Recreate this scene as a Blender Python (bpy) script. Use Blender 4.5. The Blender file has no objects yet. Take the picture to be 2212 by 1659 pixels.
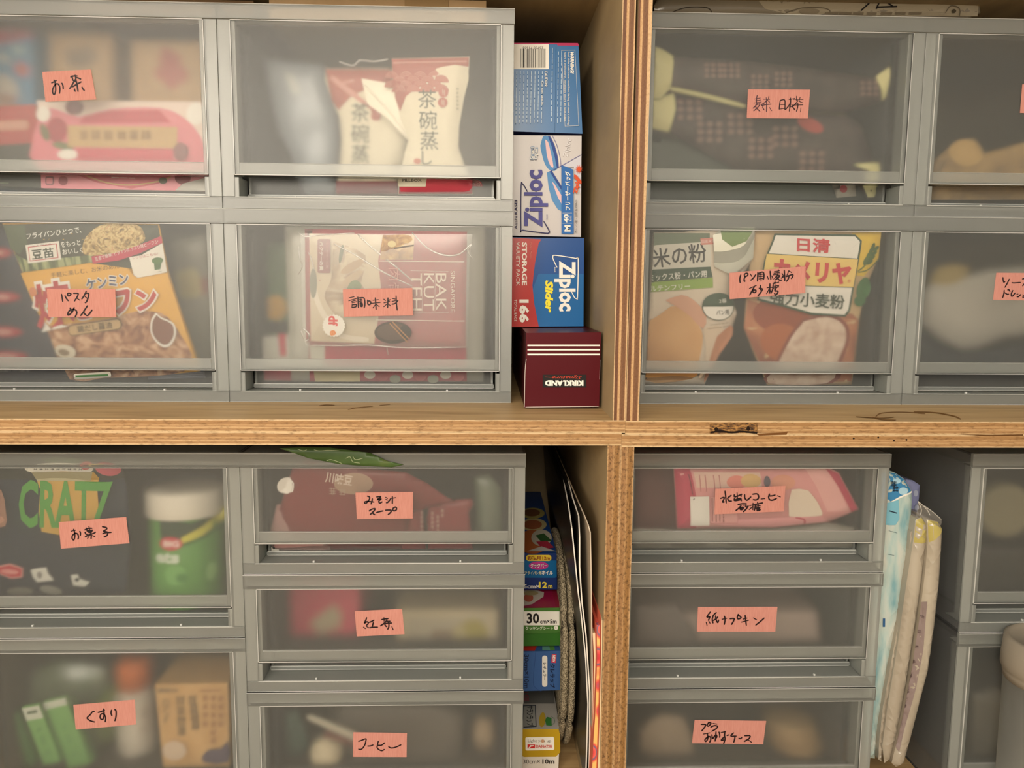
import bpy, bmesh, math, random
from mathutils import Vector, Matrix, Euler
from mathutils.geometry import tessellate_polygon

# ---------------------------------------------------------------- camera, world, lamp, exposure
SC = bpy.context.scene
COL = SC.collection
S = 0.01                                   # everything below is written in centimetres
CAM = Vector((23.5277, -65.2578, 11.0135))
ROT = Euler((1.448112, -0.008210, -0.032711), 'XYZ')
FPX = 1750.03
cd = bpy.data.cameras.new('camera'); cam = bpy.data.objects.new('camera', cd); COL.objects.link(cam)
cam.location = CAM * S; cam.rotation_euler = ROT
cd.sensor_width = 36; cd.lens = 36 * FPX / 2212; cd.clip_start = 0.01; cd.clip_end = 50
SC.camera = cam
W = bpy.data.worlds.new('room'); SC.world = W; W.use_nodes = True
bg = W.node_tree.nodes['Background']; bg.inputs[0].default_value = (1.0, 0.90, 0.77, 1); bg.inputs[1].default_value = 0.70
def lamp(name, loc, aim, size, watts, col, spread=180):
    l = bpy.data.lights.new(name, 'AREA'); l.shape = 'DISK'; l.size = size * S; l.energy = watts; l.color = col
    l.spread = math.radians(spread)
    o = bpy.data.objects.new(name, l); COL.objects.link(o); o.location = Vector(loc) * S
    o.rotation_euler = (Vector(aim) - Vector(loc)).to_track_quat('-Z', 'Y').to_euler()
    return o
lamp('ceiling_lamp', (16, -125, 46), (16, 8, -12), 50, 11.0, (1.0, 0.88, 0.72))
lamp('wall_fill', (-70, -170, 50), (10, 8, -14), 70, 16.0, (1.0, 0.89, 0.75))  # added fill from the left to brighten the inner wall, no known lamp
SC.view_settings.view_transform = 'Standard'; SC.view_settings.look = 'None'
SC.view_settings.exposure = 0.06; SC.view_settings.gamma = 1.0; SC.view_settings.use_curve_mapping = False
SC.cycles.max_bounces = 20; SC.cycles.transmission_bounces = 20; SC.cycles.diffuse_bounces = 4
SC.cycles.glossy_bounces = 4; SC.cycles.transparent_max_bounces = 20; SC.cycles.use_denoising = True; SC.cycles.sample_clamp_indirect = 60

# ---------------------------------------------------------------- pixel -> place
RM = ROT.to_matrix()
def ray(px, py): return RM @ Vector(((px - 1106) / FPX, (829.5 - py) / FPX, -1))
def at(px, py, Y):
    d = ray(px, py); return CAM + d * ((Y - CAM.y) / d.y)
def onx(px, py, X):
    d = ray(px, py); return CAM + d * ((X - CAM.x) / d.x)

# ---------------------------------------------------------------- materials
def lin(c):
    if isinstance(c, str): c = [int(c[i:i + 2], 16) for i in (0, 2, 4)]
    c = [x / 255 for x in c]
    return tuple(x / 12.92 if x <= .04045 else ((x + .055) / 1.055) ** 2.4 for x in c) + (1,)
MC = {}
def node(nt, t, **kw):
    n = nt.nodes.new(t)
    for k, v in kw.items():
        if k[0] == 'i' and k[1:].isdigit(): n.inputs[int(k[1:])].default_value = v
        else: setattr(n, k, v)
    return n
def new(name):
    m = bpy.data.materials.new(name); m.use_nodes = True; nt = m.node_tree; nt.nodes.clear()
    return m, nt, node(nt, 'ShaderNodeOutputMaterial')
def pr(nt, out, col=None, rough=.5, spec=.5, metal=0., coat=0.):
    b = node(nt, 'ShaderNodeBsdfPrincipled')
    if col is not None: b.inputs['Base Color'].default_value = col
    b.inputs['Roughness'].default_value = rough; b.inputs['Specular IOR Level'].default_value = spec
    b.inputs['Metallic'].default_value = metal; b.inputs['Coat Weight'].default_value = coat
    nt.links.new(b.outputs[0], out.inputs[0]); return b
def c(h, rough=.5, spec=.22, name=None):
    """plain ink / paper / plastic colour"""
    k = (h, rough, spec)
    if k not in MC:
        m, nt, out = new(name or 'print_' + (h if isinstance(h, str) else '%02x%02x%02x' % tuple(h)))
        b = pr(nt, out, lin(h), rough, spec)
        n = node(nt, 'ShaderNodeTexNoise'); n.inputs['Scale'].default_value = 260
        mx = node(nt, 'ShaderNodeMix', data_type='RGBA', blend_type='MULTIPLY')
        mx.inputs[0].default_value = .12; mx.inputs[6].default_value = lin(h)
        nt.links.new(n.outputs[0], mx.inputs[7]); nt.links.new(mx.outputs[2], b.inputs[0])
        MC[k] = m
    return MC[k]
def noisy(key, cols, scale=80, stretch=(1, 1, 1), rough=.6, detail=4, kind='noise', spec=.4, dist=0., rot=0., bump=0.):
    """procedural picture / grain: a colour ramp over noise, voronoi or wave"""
    if key in MC: return MC[key]
    m, nt, out = new(key); b = pr(nt, out, None, rough, spec)
    tc = node(nt, 'ShaderNodeTexCoord'); mp = node(nt, 'ShaderNodeMapping')
    mp.inputs[3].default_value = stretch; mp.inputs[2].default_value = (0, rot, 0); nt.links.new(tc.outputs['Object'], mp.inputs[0])
    if kind == 'noise':
        t = node(nt, 'ShaderNodeTexNoise'); t.inputs['Scale'].default_value = scale; t.inputs['Detail'].default_value = detail
        t.inputs['Distortion'].default_value = dist; o = t.outputs[0]
    elif kind == 'voronoi':
        t = node(nt, 'ShaderNodeTexVoronoi'); t.inputs['Scale'].default_value = scale; o = t.outputs['Distance']
    else:
        t = node(nt, 'ShaderNodeTexWave'); t.inputs['Scale'].default_value = scale; t.inputs['Distortion'].default_value = dist
        t.inputs['Detail'].default_value = detail; t.bands_direction = kind; o = t.outputs[0]
    nt.links.new(mp.outputs[0], t.inputs[0])
    r = node(nt, 'ShaderNodeValToRGB'); e = r.color_ramp.elements
    while len(e) < len(cols): e.new(.5)
    for i, (p, col) in enumerate(cols): e[i].position = p; e[i].color = lin(col)
    nt.links.new(o, r.inputs[0]); nt.links.new(r.outputs[0], b.inputs[0])
    if bump:
        bm = node(nt, 'ShaderNodeBump'); bm.inputs[0].default_value = bump; bm.inputs[1].default_value = .002
        nt.links.new(o, bm.inputs['Height']); nt.links.new(bm.outputs[0], b.inputs['Normal'])
    MC[key] = m; return m
def frosted(key, rough, veil, tint, gloss=.06, ior=1.3, grough=.32, trans=.5):
    """milky see-through polypropylene: rough refraction under a thin scattering veil and a soft sheen"""
    if key in MC: return MC[key]
    m, nt, out = new(key)
    rf = node(nt, 'ShaderNodeBsdfRefraction'); rf.inputs[0].default_value = (.97, .97, .965, 1)
    rf.inputs['Roughness'].default_value = rough; rf.inputs['IOR'].default_value = ior
    df = node(nt, 'ShaderNodeBsdfDiffuse'); df.inputs[0].default_value = lin(tint)
    tl = node(nt, 'ShaderNodeBsdfTranslucent'); tl.inputs[0].default_value = lin(tint)
    a = node(nt, 'ShaderNodeMixShader', i0=trans); nt.links.new(df.outputs[0], a.inputs[1]); nt.links.new(tl.outputs[0], a.inputs[2])
    v = node(nt, 'ShaderNodeMixShader', i0=veil); nt.links.new(rf.outputs[0], v.inputs[1]); nt.links.new(a.outputs[0], v.inputs[2])
    gl = node(nt, 'ShaderNodeBsdfGlossy'); gl.inputs['Roughness'].default_value = grough
    g = node(nt, 'ShaderNodeMixShader', i0=gloss); nt.links.new(v.outputs[0], g.inputs[1]); nt.links.new(gl.outputs[0], g.inputs[2])
    n = node(nt, 'ShaderNodeTexNoise'); n.inputs['Scale'].default_value = 900; n.inputs['Detail'].default_value = 1
    tc = node(nt, 'ShaderNodeTexCoord'); nt.links.new(tc.outputs['Object'], n.inputs[0])
    bp = node(nt, 'ShaderNodeBump'); bp.inputs[0].default_value = .25; bp.inputs[1].default_value = .0004
    nt.links.new(n.outputs[0], bp.inputs['Height']); nt.links.new(bp.outputs[0], gl.inputs['Normal'])
    nt.links.new(g.outputs[0], out.inputs[0]); MC[key] = m; return m
def film(key, col='ffffff', alpha=.8, rough=.12, veil=.04):
    """clear wrapping film: mostly see-through with sharp glints"""
    if key in MC: return MC[key]
    m, nt, out = new(key)
    t = node(nt, 'ShaderNodeBsdfTransparent'); d = node(nt, 'ShaderNodeBsdfDiffuse'); d.inputs[0].default_value = lin(col)
    v = node(nt, 'ShaderNodeMixShader', i0=veil); nt.links.new(t.outputs[0], v.inputs[1]); nt.links.new(d.outputs[0], v.inputs[2])
    g = node(nt, 'ShaderNodeBsdfGlossy'); g.inputs['Roughness'].default_value = rough
    x = node(nt, 'ShaderNodeMixShader', i0=1 - alpha); nt.links.new(v.outputs[0], x.inputs[1]); nt.links.new(g.outputs[0], x.inputs[2])
    nt.links.new(x.outputs[0], out.inputs[0]); MC[key] = m; return m
def plywood(axis, s0, thick, tone=0):
    """sawn edge of a board: plies striped across its thickness (0 crisp veneers, 1 streaked long grain, 2 pitted end grain)"""
    m, nt, out = new('plywood_edge'); b = pr(nt, out, None, .5, .35)
    tc = node(nt, 'ShaderNodeTexCoord'); sp = node(nt, 'ShaderNodeSeparateXYZ'); nt.links.new(tc.outputs['Object'], sp.inputs[0])
    ma = node(nt, 'ShaderNodeMapRange'); ma.inputs[1].default_value = s0 * S; ma.inputs[2].default_value = (s0 + thick) * S
    mw = node(nt, 'ShaderNodeMapping'); mw.inputs[3].default_value = (1, 1, .15) if axis == 0 else (.15, 1, 1); nt.links.new(tc.outputs['Object'], mw.inputs[0])
    nw = node(nt, 'ShaderNodeTexNoise'); nw.inputs['Scale'].default_value = 160; nw.inputs['Detail'].default_value = 4; nt.links.new(mw.outputs[0], nw.inputs[0])
    nt.links.new(sp.outputs[axis], ma.inputs[0])
    ad = node(nt, 'ShaderNodeMath', operation='MULTIPLY_ADD'); ad.inputs[1].default_value = (.06, .16, .14)[tone]
    sb = node(nt, 'ShaderNodeMath', operation='SUBTRACT'); sb.inputs[1].default_value = (.03, .08, .07)[tone]
    nt.links.new(nw.outputs[0], ad.inputs[0]); nt.links.new(ma.outputs[0], ad.inputs[2]); nt.links.new(ad.outputs[0], sb.inputs[0])
    r = node(nt, 'ShaderNodeValToRGB'); r.color_ramp.interpolation = 'LINEAR'
    st = [[(0, 'dcb684'), (.05, 'dcb684'), (.09, '6f4526'), (.31, '76492a'), (.345, 'cf9f66'), (.5, 'd9ae78'), (.53, '8a5c34'), (.72, '7d5230'), (.88, '86582f'), (.915, 'd9ae78'), (1, 'dcb684')],
          [(0, 'e0c090'), (.08, 'dcb984'), (.13, 'ab8150'), (.3, 'b88d58'), (.37, 'dcb47c'), (.43, 'ad8250'), (.6, 'c89c64'), (.66, 'a67a46'), (.88, 'b0834c'), (.95, 'e0c090')],
          [(0, 'c9a06c'), (.06, 'c29660'), (.12, '9e7242'), (.38, 'a97c4a'), (.47, 'bd915a'), (.56, 'a3763f'), (.78, '94682f'), (.9, 'a67a45'), (.95, 'c9a06c'), (1, 'cfa878')]][tone]
    e = r.color_ramp.elements
    while len(e) < len(st): e.new(.5)
    for i, (p, h) in enumerate(st):
        k = lin(h); g = (k[0] * .35 + k[1] * .5 + k[2] * .15) * .08; e[i].position = p; e[i].color = tuple((q * .92 + g) * .82 for q in k[:3]) + (1,)
    nt.links.new(sb.outputs[0], r.inputs[0])
    mp = node(nt, 'ShaderNodeMapping'); k = (.5, .3, .7)[tone]; mp.inputs[3].default_value = (1, 1, k) if axis == 0 else (k, 1, 1)
    nt.links.new(tc.outputs['Object'], mp.inputs[0])
    n = node(nt, 'ShaderNodeTexNoise'); n.inputs['Scale'].default_value = (900, 520, 430)[tone]; n.inputs['Detail'].default_value = 4; n.inputs['Roughness'].default_value = .7
    nt.links.new(mp.outputs[0], n.inputs[0])
    r2 = node(nt, 'ShaderNodeValToRGB'); e = r2.color_ramp.elements
    e[0].position = (.3, .3, .34)[tone]; d = (.7, .55, .34)[tone]; e[0].color = (d, d * .93, d * .85, 1); e[1].position = (.55, .5, .52)[tone]; e[1].color = (1, 1, 1, 1)
    nt.links.new(n.outputs[0], r2.inputs[0])
    mx = node(nt, 'ShaderNodeMix', data_type='RGBA', blend_type='MULTIPLY'); mx.inputs[0].default_value = 1
    nt.links.new(r.outputs[0], mx.inputs[6]); nt.links.new(r2.outputs[0], mx.inputs[7]); nt.links.new(mx.outputs[2], b.inputs[0])
    bp = node(nt, 'ShaderNodeBump'); bp.inputs[0].default_value = .5; bp.inputs[1].default_value = .0006
    nt.links.new(n.outputs[0], bp.inputs['Height']); nt.links.new(bp.outputs[0], b.inputs['Normal'])
    return m

# ---------------------------------------------------------------- objects
ORG = {}; SCL = {}; TUBS = []
def tag(o, label=None, cat=None, group=None, kind=None):
    for k, v in (('label', label), ('category', cat), ('group', group), ('kind', kind)):
        if v: o[k] = v
    return o
def thing(name, label, cat, loc, group=None):
    o = bpy.data.objects.new(name, None); COL.objects.link(o); o.location = Vector(loc) * S
    o.empty_display_size = .02; ORG[o.name] = Vector(loc); return tag(o, label, cat, group)
class MB:
    """collects faces (centimetres, world) and links them as one mesh object"""
    def __init__(s): s.v = []; s.f = []; s.m = []; s.mats = []; s.smooth = []
    def mi(s, m):
        if m not in s.mats: s.mats.append(m)
        return s.mats.index(m)
    def add(s, vs, fs, m, sm=False):
        b = len(s.v); s.v += [tuple(p) for p in vs]; k = s.mi(m)
        for f in fs: s.f.append(tuple(b + i for i in f)); s.m.append(k); s.smooth.append(sm)
    def hexa(s, p, m, front=None):
        F = [(0, 1, 5, 4), (1, 2, 6, 5), (2, 3, 7, 6), (3, 0, 4, 7), (4, 5, 6, 7), (3, 2, 1, 0)]   # first = the -Y side
        b = len(s.v); s.v += [tuple(q) for q in p]
        for i, f in enumerate(F):
            s.f.append(tuple(b + j for j in f)); s.m.append(s.mi(front if (front and i == 0) else m)); s.smooth.append(False)
    def box(s, x0, x1, y0, y1, z0, z1, m, front=None):
        s.hexa([(x0, y0, z0), (x1, y0, z0), (x1, y1, z0), (x0, y1, z0), (x0, y0, z1), (x1, y0, z1), (x1, y1, z1), (x0, y1, z1)], m, front)
    def tube(s, pts, rad, m, n=8, closed=False):
        pts = [Vector(p) for p in pts]; k = len(pts); vs = []; fs = []; up = Vector((0, 0, 1))
        for i, p in enumerate(pts):
            t = (pts[(i + 1) % k] - pts[i - 1]) if closed else (pts[min(i + 1, k - 1)] - pts[max(i - 1, 0)])
            t.normalize(); a = t.cross(up if abs(t.z) < .9 else Vector((1, 0, 0))).normalized(); b = t.cross(a)
            r = rad[i] if isinstance(rad, (list, tuple)) else rad
            for j in range(n):
                an = 2 * math.pi * j / n; vs.append(p + (a * math.cos(an) + b * math.sin(an)) * r)
        for i in range(k if closed else k - 1):
            for j in range(n):
                fs.append((i * n + j, i * n + (j + 1) % n, ((i + 1) % k) * n + (j + 1) % n, ((i + 1) % k) * n + j))
        if not closed: fs += [tuple(range(n))[::-1], tuple((k - 1) * n + j for j in range(n))]
        s.add(vs, fs, m, True)
    def lathe(s, base, prof, m, n=32, axis=Vector((0, 0, 1)), sx=1.):
        axis = Vector(axis).normalized(); a = axis.orthogonal().normalized(); b = axis.cross(a); vs = []; fs = []
        for r, h in prof:
            for j in range(n):
                an = 2 * math.pi * j / n; vs.append(Vector(base) + axis * h + a * (r * math.cos(an)) + b * (r * math.sin(an) * sx))
        for i in range(len(prof) - 1):
            for j in range(n): fs.append((i * n + j, i * n + (j + 1) % n, (i + 1) * n + (j + 1) % n, (i + 1) * n + j))
        fs += [tuple(range(n))[::-1], tuple((len(prof) - 1) * n + j for j in range(n))]
        s.add(vs, fs, m, True)
    def build(s, name, parent=None, label=None, cat=None, group=None, bevel=0, kind=None):
        if not parent and TUBS and cat:
            cx, cy, cz = (sum(q[i] for q in s.v) / len(s.v) for i in range(3))
            for ux, uy, uz, H in TUBS:
                if ux < cx < ux + 26 and cy > uy + .1 and uz < cz < uz + H:
                    s.v = [(min(max(x, ux + 1.97), ux + 24.03), y, min(max(z, uz + 1.45), uz + H - .35)) for x, y, z in s.v]
        if parent: org = ORG[parent.name]
        else:
            xs = [p[0] for p in s.v]; ys = [p[1] for p in s.v]; org = Vector(((min(xs) + max(xs)) / 2, (min(ys) + max(ys)) / 2, min(p[2] for p in s.v)))
        kx = SCL.get(parent.name, 1) if parent else 1
        me = bpy.data.meshes.new(name); me.from_pydata([((p[0] - org.x) * S / kx, (p[1] - org.y) * S, (p[2] - org.z) * S) for p in s.v], [], s.f)
        for m in s.mats: me.materials.append(m)
        me.polygons.foreach_set('material_index', s.m); me.polygons.foreach_set('use_smooth', s.smooth); me.update()
        o = bpy.data.objects.new(name, me); COL.objects.link(o); ORG[o.name] = org
        if parent: o.parent = parent
        else: o.location = org * S
        if bevel:
            bv = o.modifiers.new('edge', 'BEVEL'); bv.width = bevel * S; bv.segments = 2; bv.limit_method = 'ANGLE'; bv.harden_normals = False
        return tag(o, label, cat, group, kind)

# ---------------------------------------------------------------- writing
TXT = {}
def glyphs(body, bold=0., shear=0., font_w=1.):
    """2-D triangles of a line of type, centred on its box, one unit high for capitals / kanji"""
    k = (body, bold, shear)
    if k in TXT: return TXT[k]
    cu = bpy.data.curves.new('line', 'FONT'); cu.body = body; cu.size = 1; cu.offset = bold; cu.shear = shear
    cu.resolution_u = 2; cu.align_x = 'CENTER'; cu.space_line = 1.05
    o = bpy.data.objects.new('line', cu); COL.objects.link(o)
    dg = bpy.context.evaluated_depsgraph_get(); ev = o.evaluated_get(dg); me = ev.to_mesh()
    me.calc_loop_triangles()
    vs = [(v.co.x, v.co.y) for v in me.vertices]; ts = [tuple(t.vertices) for t in me.loop_triangles]
    ev.to_mesh_clear(); bpy.data.objects.remove(o); bpy.data.curves.remove(cu)
    x0 = min(v[0] for v in vs); x1 = max(v[0] for v in vs); y0 = min(v[1] for v in vs); y1 = max(v[1] for v in vs)
    vs = [((x - (x0 + x1) / 2), (y - (y0 + y1) / 2)) for x, y in vs]
    TXT[k] = (vs, ts, x1 - x0, y1 - y0); return TXT[k]
def smooth_line(pts, sub=5):
    if len(pts) < 3: return pts
    o = []
    for i in range(len(pts) - 1):
        p0 = pts[max(i - 1, 0)]; p1 = pts[i]; p2 = pts[i + 1]; p3 = pts[min(i + 2, len(pts) - 1)]
        for k in range(sub):
            t = k / sub
            o.append(tuple(.5 * (2 * p1[a] + (p2[a] - p0[a]) * t + (2 * p0[a] - 5 * p1[a] + 4 * p2[a] - p3[a]) * t * t + (3 * p1[a] - p0[a] - 3 * p2[a] + p3[a]) * t ** 3) for a in (0, 1)))
    return o + [pts[-1]]

class Face:
    """a printed face lying on a plane in the scene; its artwork is traced in photo pixels and carried onto that plane"""
    def __init__(s, mb, p0, n, bulge=None, gap=.012):
        s.mb = mb; s.p0 = Vector(p0); s.n = Vector(n).normalized(); s.bulge = bulge; s.gap = gap; s.lv = 0
        if s.n.dot(CAM - s.p0) < 0: s.n = -s.n
    def plane(s, px, py):
        d = ray(px, py); return CAM + d * ((s.p0 - CAM).dot(s.n) / d.dot(s.n))
    def pos(s, px, py, lv):
        p = s.plane(px, py)
        return p + s.n * (lv * s.gap + (s.bulge(px, py) if s.bulge else 0))
    def tris(s, vs, ts, m, lv=None, step=None):
        """lay 2-D triangles on the face, split finely where the face is curved"""
        if lv is None: s.lv += 1; lv = s.lv
        if s.bulge:
            step = step or 14; vs = list(vs); ts = list(ts)
            for _ in range(7):
                out = []; mid = {}; ch = False
                for t in ts:
                    e = [(math.dist(vs[t[i]], vs[t[(i + 1) % 3]]), i) for i in range(3)]; L, i = max(e)
                    if L > step:
                        a, b, cc = t[i], t[(i + 1) % 3], t[(i + 2) % 3]; k = (min(a, b), max(a, b))
                        if k not in mid: mid[k] = len(vs); vs.append(((vs[a][0] + vs[b][0]) / 2, (vs[a][1] + vs[b][1]) / 2))
                        q = mid[k]; out += [(a, q, cc), (q, b, cc)]; ch = True
                    else: out.append(t)
                ts = out
                if not ch: break
        P = [s.pos(x, y, lv) for x, y in vs]; fs = []
        for t in ts:
            a, b, d = (P[i] for i in t)
            fs.append(t if (b - a).cross(d - a).dot(s.n) > 0 else t[::-1])
        s.mb.add(P, fs, m, bool(s.bulge))
    def poly(s, pts, m, lv=None, sm=0):
        if sm: pts = smooth_line(list(pts) + [pts[0]], sm)[:-1]
        ts = [tuple(t) for t in tessellate_polygon([[Vector((x, y, 0)) for x, y in pts]])]
        s.tris(list(pts), ts, m, lv)
    def rect(s, x0, y0, x1, y1, m, rot=0, r=0, lv=None):
        cx, cy = (x0 + x1) / 2, (y0 + y1) / 2; hw, hh = abs(x1 - x0) / 2, abs(y1 - y0) / 2; pts = []
        if r:
            for (a, b, st) in ((1, -1, -90), (1, 1, 0), (-1, 1, 90), (-1, -1, 180)):
                for k in range(5):
                    an = math.radians(st + 22.5 * k); pts.append((a * (hw - r) + r * math.cos(an), b * (hh - r) + r * math.sin(an)))
        else: pts = [(-hw, -hh), (hw, -hh), (hw, hh), (-hw, hh)]
        cs, sn = math.cos(math.radians(rot)), math.sin(math.radians(rot))
        s.poly([(cx + x * cs - y * sn, cy + x * sn + y * cs) for x, y in pts], m, lv)
    def oval(s, cx, cy, rx, ry, m, rot=0, n=28, lv=None):
        cs, sn = math.cos(math.radians(rot)), math.sin(math.radians(rot)); pts = []
        for k in range(n):
            x, y = rx * math.cos(2 * math.pi * k / n), ry * math.sin(2 * math.pi * k / n); pts.append((cx + x * cs - y * sn, cy + x * sn + y * cs))
        s.poly(pts, m, lv)
    def line(s, pts, w, m, sm=4, closed=False, lv=None):
        if closed: pts = list(pts) + [pts[0]]
        if sm and len(pts) > 2: pts = smooth_line(pts, sm)
        vs = []; ts = []; n = len(pts)
        for i, p in enumerate(pts):
            a = pts[max(i - 1, 0)]; b = pts[min(i + 1, n - 1)]; dx, dy = b[0] - a[0], b[1] - a[1]; L = math.hypot(dx, dy) or 1
            ex = 0 if closed else (w * .35 if i == n - 1 else -w * .35 if i == 0 else 0)
            qx, qy = p[0] + dx / L * ex, p[1] + dy / L * ex
            k = .5 if closed else (.33 if i in (0, n - 1) else .5)
            vs += [(qx - dy / L * w * k, qy + dx / L * w * k), (qx + dy / L * w * k, qy - dx / L * w * k)]
        for i in range(n - 1): ts += [(2 * i, 2 * i + 1, 2 * i + 3), (2 * i, 2 * i + 3, 2 * i + 2)]
        s.tris(vs, ts, m, lv)
    def text(s, body, cx, cy, m, h=None, w=None, rot=0, bold=0., shear=0., edge=None, ew=0., lv=None):
        """type centred on a pixel; h / w = its box in pixels, rot = clockwise degrees as seen in the photo"""
        vs, ts, tw, th = glyphs(body, bold, shear)
        sx = sy = None
        if h: sy = h / th
        if w: sx = w / tw
        sx = sx or sy; sy = sy or sx
        cs, sn = math.cos(math.radians(rot)), math.sin(math.radians(rot))
        if edge:
            v2, t2, _, _ = glyphs(body, bold + ew, shear)
            s.tris([(cx + x * sx * cs + y * sy * sn, cy + x * sx * sn - y * sy * cs) for x, y in v2], t2, edge, lv)
        s.tris([(cx + x * sx * cs + y * sy * sn, cy + x * sx * sn - y * sy * cs) for x, y in vs], ts, m, lv)
def vface(mb, Y, **kw): return Face(mb, (0, Y, 0), (0, -1, 0), **kw)
def tface(mb, bl, br, tp, Yb, Yt, **kw):
    """leaning face: bottom pixels at depth Yb, top pixel at depth Yt"""
    a, b, d = at(*bl, Yb), at(*br, Yb), at(*tp, Yt)
    return Face(mb, a, (b - a).cross(d - a), **kw)
def seg_dist(p, a, b):
    dx, dy = b[0] - a[0], b[1] - a[1]; L = dx * dx + dy * dy or 1e-9
    t = max(0, min(1, ((p[0] - a[0]) * dx + (p[1] - a[1]) * dy) / L))
    return math.hypot(p[0] - a[0] - t * dx, p[1] - a[1] - t * dy)
def pillow(outline, height, rim, wrinkle=0., seed=0):
    """how far a filled pouch swells off its plane at a pixel: flat at the seams, full inside, with soft wrinkles"""
    rnd = random.Random(seed); W_ = [(rnd.uniform(.02, .07), rnd.uniform(0, 6.3), rnd.uniform(0, 6.3)) for _ in range(5)]
    n = len(outline)
    def f(px, py):
        d = min(seg_dist((px, py), outline[i], outline[(i + 1) % n]) for i in range(n))
        t = min(1, d / rim); k = math.sin(t * math.pi / 2)
        w = sum(math.sin((px * math.cos(a) + py * math.sin(a)) * q + ph) for q, a, ph in W_) / 5
        return height * k + wrinkle * w * min(1, d / (rim * .4 + 1))
    return f
def pouch(mb, face, outline, m, thick=1.0, edge_step=14, back=None):
    """closed bag: the printed front follows the face's swell, the back mirrors it"""
    pts = []
    n = len(outline)
    for i in range(n):
        a, b = outline[i], outline[(i + 1) % n]; k = max(1, int(math.dist(a, b) / edge_step))
        pts += [(a[0] + (b[0] - a[0]) * j / k, a[1] + (b[1] - a[1]) * j / k) for j in range(k)]
    x0 = min(p[0] for p in pts); x1 = max(p[0] for p in pts); y0 = min(p[1] for p in pts); y1 = max(p[1] for p in pts)
    bm = bmesh.new(); vv = [bm.verts.new((x, y, 0)) for x, y in pts]; bm.faces.new(vv)
    for ax, lo, hi in ((0, x0, x1), (1, y0, y1)):
        k = max(1, int((hi - lo) / edge_step))
        for j in range(1, k):
            co = [0, 0, 0]; no = [0, 0, 0]; co[ax] = lo + (hi - lo) * j / k; no[ax] = 1
            bmesh.ops.bisect_plane(bm, geom=bm.verts[:] + bm.edges[:] + bm.faces[:], plane_co=co, plane_no=no)
    bm.verts.index_update(); bm.verts.ensure_lookup_table()
    P = [(v.co.x, v.co.y) for v in bm.verts]; fs = [tuple(v.index for v in f.verts) for f in bm.faces]
    bnd = [tuple(v.index for v in e.verts) for e in bm.edges if len(e.link_faces) == 1]; bm.free()
    fr = [face.pos(x, y, 0) for x, y in P]; bk = []
    for (x, y), q in zip(P, fr):
        b = face.bulge(x, y) if face.bulge else 0
        bk.append(face.plane(x, y) - face.n * (b * thick + .06))
    N = len(P); out = []; ob = []
    for f in fs:
        a, b, d = fr[f[0]], fr[f[1]], fr[f[2]]
        if (b - a).cross(d - a).dot(face.n) < 0: f = f[::-1]
        out.append(f); ob.append(tuple(i + N for i in f[::-1]))
    mb.add(fr + bk, out + ob + [(a, b, b + N, a + N) for a, b in bnd], m, True)
def carton(mb, face, quad, depth, m, side=None):
    """box: its front quad traced on the face, run straight back by its depth"""
    fr = [face.plane(x, y) for x, y in quad]; bk = [p - face.n * depth for p in fr]
    # quad order: top-left, top-right, bottom-right, bottom-left
    s = side or m
    mb.hexa([fr[3], fr[2], bk[2], bk[3], fr[0], fr[1], bk[1], bk[0]], s, front=m)

# ---------------------------------------------------------------- plywood shelf boxes
YU, YL = 9.55, 7.62                        # how far the drawer fronts stand back in the upper / lower boxes
H17, H11 = 17.54, 11.47
ZL = -4.35; ZF = ZL - 2 * H17              # top of the lower stacks, floor of the lower boxes
DEPTH = 48.0
inner = noisy('plywood_face', [(.3, '9c8868'), (.5, 'a6916c'), (.7, 'ae9974')], 20, (3, .5, 1.2), .6, 5, bump=.05)
floor_m = noisy('plywood_floor', [(.25, '9b7f52'), (.45, 'b5966a'), (.55, 'bd9f70'), (.75, 'c7aa7c')], 22, (.5, 5, 1), .5, 6, bump=.1)
stain_m = c('7a5526', .6); hole_m = c('1c1008', .9); scuff_m = c('e6c98f', .6)
xa, xb, xc = at(1323.5, 906, 0).x, at(1351, 907, 0).x, at(1379.6, 908, 0).x
zb1, zb2 = at(700, 933.5, 0).z, at(700, 961, 0).z
xd, xe, xf = at(1311.5, 1010, 0).x, at(1340.8, 1010, 0).x, at(1369, 1010, 0).x
zr0, zr1, zr2 = at(1700, 910, 0).z, at(1700, 938.5, 0).z, at(1700, 966, 0).z
ZC = 37.2
b = MB(); b.box(-220, 270, -330, 60, ZF - 11.2, ZF - 1.2, noisy('room_floor_boards', [(.3, 'b09878'), (.7, 'c6ae8c')], 12, (.6, 6, 1), .4)); b.build('floor', kind='structure')
b = MB(); b.box(-220, 270, DEPTH + .3, 60, ZF - 1.2, 190, noisy('wall_paint', [(.3, 'cfc8b8'), (.7, 'd8d2c4')], 60, rough=.8)); b.build('wall_back', kind='structure')
def panel(root, name, x0, x1, y0, y1, z0, z1, face, edge, lean=0):
    b = MB()
    b.hexa([(x0, y0, z0), (x1, y0, z0), (x1, y1, z0), (x0, y1, z0), (x0 + lean, y0, z1), (x1 + lean, y0, z1), (x1 + lean, y1, z1), (x0 + lean, y1, z1)], face, front=edge)
    return b.build(name, root)
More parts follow.
